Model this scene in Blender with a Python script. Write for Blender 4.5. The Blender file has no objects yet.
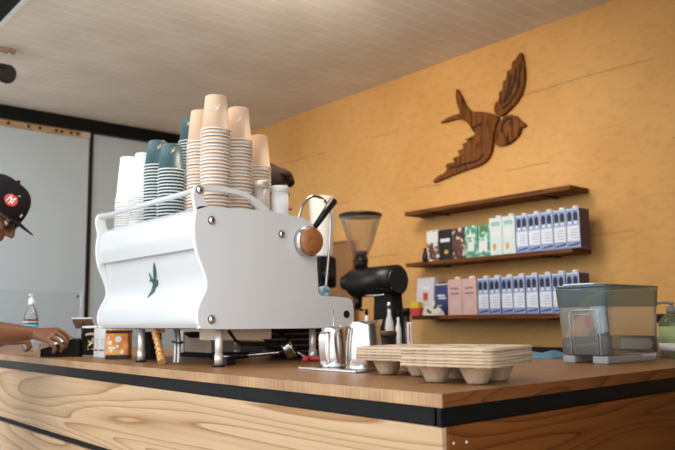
import bpy, bmesh, math, random
from mathutils import Vector, Matrix
random.seed(7)
C = bpy.context.scene.collection
PI = math.pi
V = Vector

# ------------------------------------------------------------------ camera survey (metres; z up; counter corner at x=0, y=0)
FPX = 728.66
CAMC = V((-0.984, -0.879, 1.182))
R0 = V((0.762, 0.073, 0.644)); R1 = V((-0.648, 0.107, 0.754)); R2 = V((-0.013, -0.992, 0.129))
ZT = 1.05                                     # counter top height
def ray(px, py):
    d = V((px - 337.5, py - 225.0, FPX)) / FPX
    return V((R0.dot(d), R1.dot(d), R2.dot(d)))
def at_x(px, py, x):
    d = ray(px, py); return CAMC + d * ((x - CAMC.x) / d.x)
def at_y(px, py, y):
    d = ray(px, py); return CAMC + d * ((y - CAMC.y) / d.y)
def at_z(px, py, z):
    d = ray(px, py); return CAMC + d * ((z - CAMC.z) / d.z)
def at_d(px, py, dd):
    return CAMC + ray(px, py) * dd

# ------------------------------------------------------------------ materials
def nt(name):
    m = bpy.data.materials.new(name); m.use_nodes = True
    n = m.node_tree.nodes; l = m.node_tree.links
    return m, n, l, n['Principled BSDF']
def c4(c): return (c[0], c[1], c[2], 1)
def pbr(name, col, rough=0.5, metal=0.0, var=0.06, scale=30, bump=0.0, bscale=200, spec=None, coat=0, trans=0, sss=0):
    m, n, l, b = nt(name)
    tc = n.new('ShaderNodeTexCoord'); nz = n.new('ShaderNodeTexNoise')
    nz.inputs['Scale'].default_value = scale; nz.inputs['Detail'].default_value = 4
    l.new(tc.outputs['Object'], nz.inputs['Vector'])
    mx = n.new('ShaderNodeMix'); mx.data_type = 'RGBA'
    mx.inputs['A'].default_value = c4([max(0, v * (1 - var)) for v in col])
    mx.inputs['B'].default_value = c4([min(1, v * (1 + var)) for v in col])
    l.new(nz.outputs['Fac'], mx.inputs['Factor']); l.new(mx.outputs['Result'], b.inputs['Base Color'])
    b.inputs['Roughness'].default_value = rough; b.inputs['Metallic'].default_value = metal
    if spec is not None: b.inputs['Specular IOR Level'].default_value = spec
    if coat: b.inputs['Coat Weight'].default_value = coat
    if trans: b.inputs['Transmission Weight'].default_value = trans
    if sss:
        b.inputs['Subsurface Weight'].default_value = sss; b.inputs['Subsurface Radius'].default_value = (0.01, 0.004, 0.002)
    if bump:
        n2 = n.new('ShaderNodeTexNoise'); n2.inputs['Scale'].default_value = bscale; n2.inputs['Detail'].default_value = 5
        l.new(tc.outputs['Object'], n2.inputs['Vector'])
        bp = n.new('ShaderNodeBump'); bp.inputs['Strength'].default_value = bump; bp.inputs['Distance'].default_value = 0.004
        l.new(n2.outputs['Fac'], bp.inputs['Height']); l.new(bp.outputs['Normal'], b.inputs['Normal'])
    return m
def clear(name, tint=(0.9, 0.95, 0.95), rough=0.05, gloss=1.0, haze=0.0, hazecol=(0.7, 0.75, 0.75)):
    """thin clear plastic: tinted see-through layer, fresnel reflection, a little frosting"""
    m = bpy.data.materials.new(name); m.use_nodes = True
    n = m.node_tree.nodes; l = m.node_tree.links; n.clear()
    out = n.new('ShaderNodeOutputMaterial')
    tr = n.new('ShaderNodeBsdfTransparent'); tr.inputs['Color'].default_value = c4(tint)
    gl = n.new('ShaderNodeBsdfGlossy'); gl.inputs['Roughness'].default_value = rough
    fr = n.new('ShaderNodeFresnel'); fr.inputs['IOR'].default_value = 1.45
    mu = n.new('ShaderNodeMath'); mu.operation = 'MULTIPLY'; mu.inputs[1].default_value = gloss
    l.new(fr.outputs[0], mu.inputs[0])
    df = n.new('ShaderNodeBsdfDiffuse'); df.inputs['Color'].default_value = c4(hazecol)
    m1 = n.new('ShaderNodeMixShader'); m1.inputs[0].default_value = haze
    l.new(tr.outputs[0], m1.inputs[1]); l.new(df.outputs[0], m1.inputs[2])
    m2 = n.new('ShaderNodeMixShader'); l.new(mu.outputs[0], m2.inputs[0]); l.new(m1.outputs[0], m2.inputs[1]); l.new(gl.outputs[0], m2.inputs[2])
    l.new(m2.outputs[0], out.inputs[0])
    return m
def grain(name, light, dark, stretch=(3, 0.5, 3), freq=9.0, rough=0.5, width=0.3, distort=0.6, fine=0.25, coat=0.0, spec=0.5):
    """figured softwood: contour rings of a stretched noise plus fine fibre"""
    m, n, l, b = nt(name)
    tc = n.new('ShaderNodeTexCoord'); mp = n.new('ShaderNodeMapping'); mp.inputs['Scale'].default_value = stretch
    l.new(tc.outputs['Object'], mp.inputs['Vector'])
    nz = n.new('ShaderNodeTexNoise'); nz.inputs['Scale'].default_value = 1.0; nz.inputs['Detail'].default_value = 1.5
    nz.inputs['Distortion'].default_value = distort; nz.inputs['Roughness'].default_value = 0.4
    l.new(mp.outputs[0], nz.inputs['Vector'])
    mu = n.new('ShaderNodeMath'); mu.operation = 'MULTIPLY'; mu.inputs[1].default_value = freq; l.new(nz.outputs['Fac'], mu.inputs[0])
    fr = n.new('ShaderNodeMath'); fr.operation = 'FRACT'; l.new(mu.outputs[0], fr.inputs[0])
    cr = n.new('ShaderNodeValToRGB'); e = cr.color_ramp.elements
    e[0].position = 0.0; e[0].color = c4(light); e[1].position = 1.0; e[1].color = c4(light)
    mid = [light[i] * 0.55 + dark[i] * 0.45 for i in range(3)]
    a = cr.color_ramp.elements.new(1 - width); a.color = c4([light[i] * 0.85 + dark[i] * 0.15 for i in range(3)])
    a = cr.color_ramp.elements.new(1 - width * 0.35); a.color = c4(mid)
    a = cr.color_ramp.elements.new(0.95); a.color = c4(dark)
    l.new(fr.outputs[0], cr.inputs['Fac'])
    n2 = n.new('ShaderNodeTexNoise'); n2.inputs['Scale'].default_value = 1.0; n2.inputs['Detail'].default_value = 6
    mp2 = n.new('ShaderNodeMapping'); mp2.inputs['Scale'].default_value = [s * 22 if s > 1 else s * 6 for s in stretch]
    l.new(tc.outputs['Object'], mp2.inputs['Vector']); l.new(mp2.outputs[0], n2.inputs['Vector'])
    mx = n.new('ShaderNodeMix'); mx.data_type = 'RGBA'; mx.blend_type = 'MULTIPLY'; mx.inputs['Factor'].default_value = fine
    c2 = n.new('ShaderNodeValToRGB'); c2.color_ramp.elements[0].position = 0.3; c2.color_ramp.elements[0].color = (0.45, 0.4, 0.35, 1)
    c2.color_ramp.elements[1].position = 0.65
    l.new(n2.outputs['Fac'], c2.inputs['Fac']); l.new(cr.outputs['Color'], mx.inputs['A']); l.new(c2.outputs['Color'], mx.inputs['B'])
    l.new(mx.outputs['Result'], b.inputs['Base Color'])
    b.inputs['Roughness'].default_value = rough; b.inputs['Specular IOR Level'].default_value = spec
    if coat: b.inputs['Coat Weight'].default_value = coat; b.inputs['Coat Roughness'].default_value = 0.3
    bp = n.new('ShaderNodeBump'); bp.inputs['Strength'].default_value = 0.15; bp.inputs['Distance'].default_value = 0.002
    l.new(n2.outputs['Fac'], bp.inputs['Height']); l.new(bp.outputs['Normal'], b.inputs['Normal'])
    return m
def strips(name, c1, c2, axis, pitch, rough=0.4, stretch=None, coat=0.0, spec=0.3):
    """narrow laminated strips, each its own tint, across one axis"""
    m, n, l, b = nt(name)
    tc = n.new('ShaderNodeTexCoord'); mp = n.new('ShaderNodeMapping')
    s = [0.0, 0.0, 0.0]; s[axis] = 1 / pitch
    mp.inputs['Scale'].default_value = s
    l.new(tc.outputs['Object'], mp.inputs['Vector'])
    wn = n.new('ShaderNodeTexNoise'); wn.inputs['Scale'].default_value = 1.0; wn.inputs['Detail'].default_value = 3; wn.inputs['Roughness'].default_value = 0.75
    l.new(mp.outputs[0], wn.inputs['Vector'])
    n2 = n.new('ShaderNodeTexNoise'); n2.inputs['Scale'].default_value = 9; n2.inputs['Detail'].default_value = 5
    mp2 = n.new('ShaderNodeMapping'); mp2.inputs['Scale'].default_value = stretch or (1, 1, 1)
    l.new(tc.outputs['Object'], mp2.inputs['Vector']); l.new(mp2.outputs[0], n2.inputs['Vector'])
    ad = n.new('ShaderNodeMath'); ad.operation = 'MULTIPLY_ADD'; ad.inputs[1].default_value = 0.5
    l.new(n2.outputs['Fac'], ad.inputs[0])
    hv = n.new('ShaderNodeMath'); hv.operation = 'MULTIPLY'; hv.inputs[1].default_value = 0.6
    l.new(wn.outputs['Fac'], hv.inputs[0]); l.new(hv.outputs[0], ad.inputs[2])
    cr = n.new('ShaderNodeValToRGB'); cr.color_ramp.elements[0].position = 0.36; cr.color_ramp.elements[1].position = 0.72
    cr.color_ramp.elements[0].color = c4(c2); cr.color_ramp.elements[1].color = c4(c1)
    l.new(ad.outputs[0], cr.inputs['Fac']); l.new(cr.outputs['Color'], b.inputs['Base Color'])
    b.inputs['Roughness'].default_value = rough; b.inputs['Specular IOR Level'].default_value = spec
    if coat: b.inputs['Coat Weight'].default_value = coat; b.inputs['Coat Roughness'].default_value = 0.25
    return m
def plaster(name):
    """ochre limewashed wall with board joints, pits and cloudy patches"""
    m, n, l, b = nt(name)
    tc = n.new('ShaderNodeTexCoord')
    def noise(scale, det, sc=(1, 1, 1), dist=0.0):
        mp = n.new('ShaderNodeMapping'); mp.inputs['Scale'].default_value = sc; l.new(tc.outputs['Object'], mp.inputs['Vector'])
        z = n.new('ShaderNodeTexNoise'); z.inputs['Scale'].default_value = scale; z.inputs['Detail'].default_value = det
        z.inputs['Distortion'].default_value = dist
        l.new(mp.outputs[0], z.inputs['Vector']); return z
    big = noise(1.6, 5); fine = noise(26, 6, (1, 0.6, 1.4)); pit = noise(60, 3)
    cr = n.new('ShaderNodeValToRGB'); e = cr.color_ramp.elements
    e[0].position = 0.3; e[0].color = (0.66, 0.325, 0.088, 1); e[1].position = 0.7; e[1].color = (0.80, 0.445, 0.150, 1)
    l.new(big.outputs['Fac'], cr.inputs['Fac'])
    mx = n.new('ShaderNodeMix'); mx.data_type = 'RGBA'; mx.blend_type = 'MULTIPLY'; mx.inputs['Factor'].default_value = 0.2
    cf = n.new('ShaderNodeValToRGB'); cf.color_ramp.elements[0].position = 0.33; cf.color_ramp.elements[0].color = (0.62, 0.55, 0.5, 1); cf.color_ramp.elements[1].position = 0.5
    l.new(fine.outputs['Fac'], cf.inputs['Fac']); l.new(cr.outputs['Color'], mx.inputs['A']); l.new(cf.outputs['Color'], mx.inputs['B'])
    # horizontal board joints every 0.42 m, broken by noise
    sp = n.new('ShaderNodeSeparateXYZ'); l.new(tc.outputs['Object'], sp.inputs[0])
    wob = noise(2.5, 3); w1 = n.new('ShaderNodeMath'); w1.operation = 'MULTIPLY_ADD'; w1.inputs[1].default_value = 0.03
    l.new(wob.outputs['Fac'], w1.inputs[0]); l.new(sp.outputs['Z'], w1.inputs[2])
    dv = n.new('ShaderNodeMath'); dv.operation = 'DIVIDE'; dv.inputs[1].default_value = 0.40; l.new(w1.outputs[0], dv.inputs[0])
    fr = n.new('ShaderNodeMath'); fr.operation = 'PINGPONG'; fr.inputs[1].default_value = 0.5; l.new(dv.outputs[0], fr.inputs[0])
    lt = n.new('ShaderNodeMath'); lt.operation = 'LESS_THAN'; lt.inputs[1].default_value = 0.011; l.new(fr.outputs[0], lt.inputs[0])
    brk = noise(5, 2, (1, 0.5, 1)); gt = n.new('ShaderNodeMath'); gt.operation = 'GREATER_THAN'; gt.inputs[1].default_value = 0.5; l.new(brk.outputs['Fac'], gt.inputs[0])
    ln = n.new('ShaderNodeMath'); ln.operation = 'MULTIPLY'; l.new(lt.outputs[0], ln.inputs[0]); l.new(gt.outputs[0], ln.inputs[1])
    lf = n.new('ShaderNodeMath'); lf.operation = 'MULTIPLY'; lf.inputs[1].default_value = 0.38; l.new(ln.outputs[0], lf.inputs[0])
    m2 = n.new('ShaderNodeMix'); m2.data_type = 'RGBA'; l.new(lf.outputs[0], m2.inputs['Factor'])
    l.new(mx.outputs['Result'], m2.inputs['A']); m2.inputs['B'].default_value = (0.3, 0.14, 0.035, 1)
    l.new(m2.outputs['Result'], b.inputs['Base Color'])
    b.inputs['Roughness'].default_value = 0.75
    ad = n.new('ShaderNodeMath'); ad.operation = 'MULTIPLY_ADD'; ad.inputs[1].default_value = 0.4; l.new(pit.outputs['Fac'], ad.inputs[0]); l.new(fine.outputs['Fac'], ad.inputs[2])
    sb = n.new('ShaderNodeMath'); sb.operation = 'SUBTRACT'; l.new(ad.outputs[0], sb.inputs[0]); l.new(ln.outputs[0], sb.inputs[1])
    bp = n.new('ShaderNodeBump'); bp.inputs['Strength'].default_value = 0.45; bp.inputs['Distance'].default_value = 0.006
    l.new(sb.outputs[0], bp.inputs['Height']); l.new(bp.outputs['Normal'], b.inputs['Normal'])
    return m
def boards(name, col, pitch):
    """painted tongue-and-groove boards running along x, V joints every pitch of y"""
    m, n, l, b = nt(name)
    tc = n.new('ShaderNodeTexCoord'); sp = n.new('ShaderNodeSeparateXYZ'); l.new(tc.outputs['Object'], sp.inputs[0])
    dv = n.new('ShaderNodeMath'); dv.operation = 'DIVIDE'; dv.inputs[1].default_value = pitch; l.new(sp.outputs['Y'], dv.inputs[0])
    pp = n.new('ShaderNodeMath'); pp.operation = 'PINGPONG'; pp.inputs[1].default_value = 0.5; l.new(dv.outputs[0], pp.inputs[0])
    cr = n.new('ShaderNodeValToRGB'); cr.color_ramp.elements[0].position = 0.0; cr.color_ramp.elements[0].color = c4([min(1, v * 1.18) for v in col])
    cr.color_ramp.elements[1].position = 0.09; cr.color_ramp.elements[1].color = c4(col)
    l.new(pp.outputs[0], cr.inputs['Fac'])
    nz = n.new('ShaderNodeTexNoise'); nz.inputs['Scale'].default_value = 3; nz.inputs['Detail'].default_value = 4; l.new(tc.outputs['Object'], nz.inputs['Vector'])
    c2 = n.new('ShaderNodeValToRGB'); c2.color_ramp.elements[0].color = (0.88, 0.87, 0.85, 1); c2.color_ramp.elements[0].position = 0.35; c2.color_ramp.elements[1].position = 0.65
    l.new(nz.outputs['Fac'], c2.inputs['Fac'])
    mx = n.new('ShaderNodeMix'); mx.data_type = 'RGBA'; mx.blend_type = 'MULTIPLY'; mx.inputs['Factor'].default_value = 1
    l.new(cr.outputs['Color'], mx.inputs['A']); l.new(c2.outputs['Color'], mx.inputs['B']); l.new(mx.outputs['Result'], b.inputs['Base Color'])
    b.inputs['Roughness'].default_value = 0.55
    mn = n.new('ShaderNodeMath'); mn.operation = 'MINIMUM'; mn.inputs[1].default_value = 0.06; l.new(pp.outputs[0], mn.inputs[0])
    bp = n.new('ShaderNodeBump'); bp.inputs['Strength'].default_value = 0.5; bp.inputs['Distance'].default_value = 0.03
    l.new(mn.outputs[0], bp.inputs['Height']); l.new(bp.outputs['Normal'], b.inputs['Normal'])
    return m
def label_pattern(name, base, c1, c2, scale=40, thr=0.52):
    """busy printed packaging: blobs of three inks"""
    m, n, l, b = nt(name)
    tc = n.new('ShaderNodeTexCoord'); nz = n.new('ShaderNodeTexNoise'); nz.inputs['Scale'].default_value = scale; nz.inputs['Detail'].default_value = 1
    l.new(tc.outputs['Object'], nz.inputs['Vector'])
    cr = n.new('ShaderNodeValToRGB'); cr.color_ramp.interpolation = 'CONSTANT'
    cr.color_ramp.elements[0].color = c4(c1); cr.color_ramp.elements[1].position = 1 - thr; cr.color_ramp.elements[1].color = c4(base)
    a = cr.color_ramp.elements.new(thr + 0.07); a.color = c4(c2)
    l.new(nz.outputs['Fac'], cr.inputs['Fac']); l.new(cr.outputs['Color'], b.inputs['Base Color']); b.inputs['Roughness'].default_value = 0.45
    return m

M = {}
M['wall'] = plaster('ochre_plaster')
M['ceiling'] = boards('ceiling_boards', (0.80, 0.75, 0.68), 0.095)
M['panelwhite'] = pbr('painted_panel', (0.52, 0.61, 0.67), 0.45, var=0.03, scale=2)
M['black'] = pbr('black_satin', (0.009, 0.008, 0.007), 0.35, spec=0.35)
M['steelblack'] = pbr('black_steel', (0.006, 0.006, 0.006), 0.5, var=0.4, scale=12, bump=0.1, bscale=40, spec=0.12)
M['blackmatte'] = pbr('black_matte', (0.012, 0.011, 0.010), 0.8, spec=0.2)
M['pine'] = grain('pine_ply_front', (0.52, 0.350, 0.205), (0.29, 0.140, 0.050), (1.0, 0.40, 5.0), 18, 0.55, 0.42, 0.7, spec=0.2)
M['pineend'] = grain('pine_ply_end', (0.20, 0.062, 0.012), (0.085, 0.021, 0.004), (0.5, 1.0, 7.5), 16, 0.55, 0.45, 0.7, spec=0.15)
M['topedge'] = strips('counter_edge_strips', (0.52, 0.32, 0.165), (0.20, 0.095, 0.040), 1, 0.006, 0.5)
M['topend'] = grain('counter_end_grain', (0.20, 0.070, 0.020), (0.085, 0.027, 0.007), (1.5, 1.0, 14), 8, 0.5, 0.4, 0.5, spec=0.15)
M['top'] = strips('counter_top_strips', (0.38, 0.18, 0.068), (0.20, 0.085, 0.030), 1, 0.020, 0.42, (2, 14, 1), spec=0.35)
M['rawwood'] = grain('raw_batten', (0.60, 0.40, 0.22), (0.25, 0.13, 0.05), (2, 6, 8), 5, 0.6, 0.4, 0.6)
M['shelf'] = grain('dark_shelf_wood', (0.20, 0.070, 0.018), (0.06, 0.019, 0.005), (6, 1.2, 14), 8, 0.6, 0.5, 0.6, spec=0.15)
M['plaque'] = grain('plaque_wood', (0.27, 0.095, 0.020), (0.045, 0.013, 0.003), (4, 16, 2.2), 7, 0.6, 0.6, 0.5, 0.5, spec=0.12)
M['plaquedark'] = pbr('plaque_groove', (0.035, 0.013, 0.006), 0.7)
M['board'] = grain('brown_board', (0.36, 0.16, 0.045), (0.22, 0.085, 0.022), (3, 1, 0.8), 6, 0.5, 0.4)
M['concrete'] = pbr('concrete_floor', (0.52, 0.49, 0.45), 0.7, var=0.12, scale=3, bump=0.1)
M['darkwall'] = pbr('dark_sky_block', (0.10, 0.065, 0.045), 0.8, var=0.2, scale=4)  # dark tone of the unseen wall added to block light
M['white'] = pbr('white_powder_coat', (0.62, 0.63, 0.635), 0.28, var=0.01, scale=3, coat=0.15)
M['whiteside'] = pbr('white_side_panel', (0.80, 0.785, 0.765), 0.35, var=0.012, scale=3)
M['chrome'] = pbr('chrome', (0.80, 0.78, 0.75), 0.10, metal=1.0, var=0.02)
M['steel'] = pbr('brushed_steel', (0.72, 0.70, 0.67), 0.22, metal=1.0, var=0.06, scale=60)
M['canister'] = pbr('dull_canister_steel', (0.78, 0.70, 0.62), 0.38, metal=0.55)
M['legsteel'] = pbr('satin_leg_steel', (0.86, 0.80, 0.74), 0.42, metal=0.6, var=0.03)
M['knobwood'] = grain('turned_walnut', (0.50, 0.20, 0.060), (0.30, 0.10, 0.025), (10, 6, 24), 5, 0.35, 0.5, 0.4, coat=0.4)
M['green'] = pbr('dark_green_enamel', (0.02, 0.10, 0.075), 0.4)
M['tan'] = pbr('tan_paper', (0.83, 0.55, 0.36), 0.6, var=0.03)
M['rim'] = pbr('white_paper_rim', (0.90, 0.84, 0.78), 0.5, var=0.02)
M['teal'] = pbr('teal_paper', (0.062, 0.125, 0.130), 0.42, var=0.06)
M['tealrim'] = pbr('pale_paper_rim', (0.74, 0.75, 0.72), 0.5, var=0.02)
M['whitecup'] = pbr('white_paper', (0.88, 0.87, 0.85), 0.5, var=0.02)
M['mark'] = pbr('cream_print', (0.93, 0.88, 0.80), 0.5)
M['goldmark'] = pbr('gold_print', (0.78, 0.62, 0.36), 0.45)
M['pulp'] = pbr('moulded_pulp', (0.60, 0.435, 0.285), 0.95, var=0.2, scale=90, bump=0.9, bscale=260)
M['glass'] = clear('clear_glass', (0.93, 0.90, 0.86), 0.06, 0.35, 0.06, (0.75, 0.7, 0.62))
M['acrylic'] = clear('acrylic_sheet', (0.95, 0.96, 0.965), 0.08, 0.45, 0.03, (0.65, 0.70, 0.72))
M['acrylicedge'] = clear('acrylic_edge', (0.8, 0.85, 0.86), 0.1, 1.2, 0.45, (0.72, 0.77, 0.78))
M['tank'] = clear('clear_tank', (0.93, 0.955, 0.95), 0.06, 1.6, 0.17, (0.82, 0.88, 0.88))
M['tankrib'] = clear('tank_rib', (0.92, 0.94, 0.93), 0.1, 1.0, 0.40, (0.82, 0.86, 0.85))
M['tanktop'] = clear('smoky_lid', (0.58, 0.70, 0.72), 0.15, 1.0, 0.30, (0.30, 0.40, 0.42))
M['water'] = clear('water', (0.84, 0.87, 0.85), 0.03, 1.2, 0.12, (0.80, 0.82, 0.79))
M['bottleclear'] = clear('clear_bottle', (0.93, 0.95, 0.95), 0.05, 0.9, 0.12, (0.75, 0.8, 0.8))
M['paleblue'] = pbr('pale_blue_plastic', (0.62, 0.78, 0.84), 0.4)
M['red'] = pbr('red_ink', (0.62, 0.05, 0.04), 0.5)
M['darkred'] = pbr('dark_red_label', (0.12, 0.02, 0.02), 0.5)
M['blueink'] = pbr('blue_ink', (0.06, 0.10, 0.42), 0.5)
M['cyan'] = pbr('cyan_label', (0.06, 0.42, 0.55), 0.5)
M['lilac'] = pbr('lilac_carton', (0.27, 0.36, 0.66), 0.45, var=0.05)
M['lilacpale'] = pbr('pale_lilac_print', (0.80, 0.82, 0.90), 0.5, var=0.06, scale=120)
M['purple'] = pbr('dark_purple_carton_side', (0.075, 0.05, 0.10), 0.5)
M['ink'] = pbr('navy_ink', (0.013, 0.015, 0.035), 0.5)
M['paper'] = pbr('white_carton', (0.80, 0.81, 0.80), 0.5, var=0.03)
M['pink'] = pbr('dusty_pink_carton', (0.72, 0.46, 0.42), 0.5, var=0.04)
M['oat'] = pbr('pale_mint_carton', (0.70, 0.79, 0.77), 0.5, var=0.05)
M['mint'] = label_pattern('green_mint_print', (0.24, 0.55, 0.40), (0.07, 0.30, 0.20), (0.72, 0.80, 0.74), 34)
M['leafgreen'] = pbr('leaf_green', (0.09, 0.22, 0.06), 0.5)
M['orange'] = label_pattern('orange_print', (0.84, 0.27, 0.03), (0.86, 0.40, 0.05), (0.78, 0.20, 0.02), 26)
M['amber'] = pbr('amber_print', (0.85, 0.36, 0.05), 0.5)
M['choc'] = label_pattern('chocolate_print', (0.16, 0.06, 0.035), (0.05, 0.025, 0.02), (0.75, 0.6, 0.5), 38)
M['biscuit'] = label_pattern('brown_white_print', (0.80, 0.77, 0.72), (0.20, 0.09, 0.04), (0.80, 0.78, 0.75), 30, 0.5)
M['navy'] = pbr('navy_bag', (0.022, 0.04, 0.17), 0.4)
M['foil'] = label_pattern('crumpled_wrap', (0.70, 0.67, 0.62), (0.04, 0.035, 0.03), (0.80, 0.76, 0.70), 14, 0.6)
M['yellow'] = pbr('yellow_box', (0.85, 0.55, 0.03), 0.5)
M['palewrap'] = pbr('pale_bag', (0.66, 0.64, 0.66), 0.4, var=0.08)
M['cloth'] = pbr('blue_cloth', (0.10, 0.235, 0.33), 0.9, var=0.2, scale=60, bump=0.5, bscale=150)
M['clothpale'] = label_pattern('blue_check_cloth', (0.25, 0.47, 0.64), (0.10, 0.26, 0.42), (0.55, 0.68, 0.76), 70)
M['hose'] = pbr('orange_hose', (0.78, 0.44, 0.17), 0.5, var=0.1)
M['hosegrey'] = pbr('grey_hose', (0.42, 0.41, 0.39), 0.35, metal=0.5)
M['boxbeige'] = pbr('beige_casing', (0.64, 0.51, 0.39), 0.6)
M['boxwhite'] = pbr('white_casing', (0.82, 0.80, 0.76), 0.5)
M['plate'] = pbr('dark_stoneware', (0.05, 0.042, 0.040), 0.5)
M['platerim'] = pbr('brown_glaze_rim', (0.22, 0.16, 0.13), 0.5)
M['skin'] = pbr('skin', (0.20, 0.078, 0.036), 0.5, var=0.1, scale=40, sss=0.08)
M['skinface'] = pbr('skin_face', (0.60, 0.31, 0.20), 0.5, var=0.08, scale=40, sss=0.1)
M['hair'] = pbr('dark_brown_hair', (0.030, 0.017, 0.012), 0.75, var=0.5, scale=120, bump=0.8, bscale=120, spec=0.12)
M['cap'] = pbr('black_cap_cotton', (0.011, 0.008, 0.009), 0.85, spec=0.15, var=0.2, scale=120, bump=0.2, bscale=500)
M['shirt'] = pbr('charcoal_tee', (0.06, 0.06, 0.065), 0.9, var=0.1)
M['jeans'] = pbr('dark_denim', (0.03, 0.04, 0.07), 0.9, var=0.15)
M['shoe'] = pbr('brown_shoe', (0.06, 0.035, 0.02), 0.6)
M['eye'] = pbr('eye_white', (0.8, 0.78, 0.75), 0.2)
M['lens'] = pbr('dark_lens', (0.02, 0.018, 0.017), 0.08)
M['soap'] = clear('green_soap', (0.55, 0.62, 0.42), 0.1, 1.0, 0.35, (0.40, 0.46, 0.22))
M['soaplabel'] = pbr('lime_label', (0.42, 0.52, 0.22), 0.5)
M['terra'] = pbr('brown_lid', (0.12, 0.06, 0.03), 0.4)
M['spice'] = pbr('copper_tint_steel', (0.55, 0.36, 0.20), 0.25, metal=1.0)
M['screen'] = pbr('dark_screen', (0.03, 0.03, 0.035), 0.1)
M['grey'] = pbr('grey_plastic', (0.30, 0.30, 0.30), 0.5)
M['tabletback'] = pbr('tan_card', (0.33, 0.22, 0.15), 0.5)
M['milkywhite'] = pbr('milky_hopper', (0.72, 0.70, 0.66), 0.4)
M['beanfill'] = pbr('coffee_beans', (0.05, 0.02, 0.01), 0.5, var=0.5, scale=150, bump=0.8, bscale=200)

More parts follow.
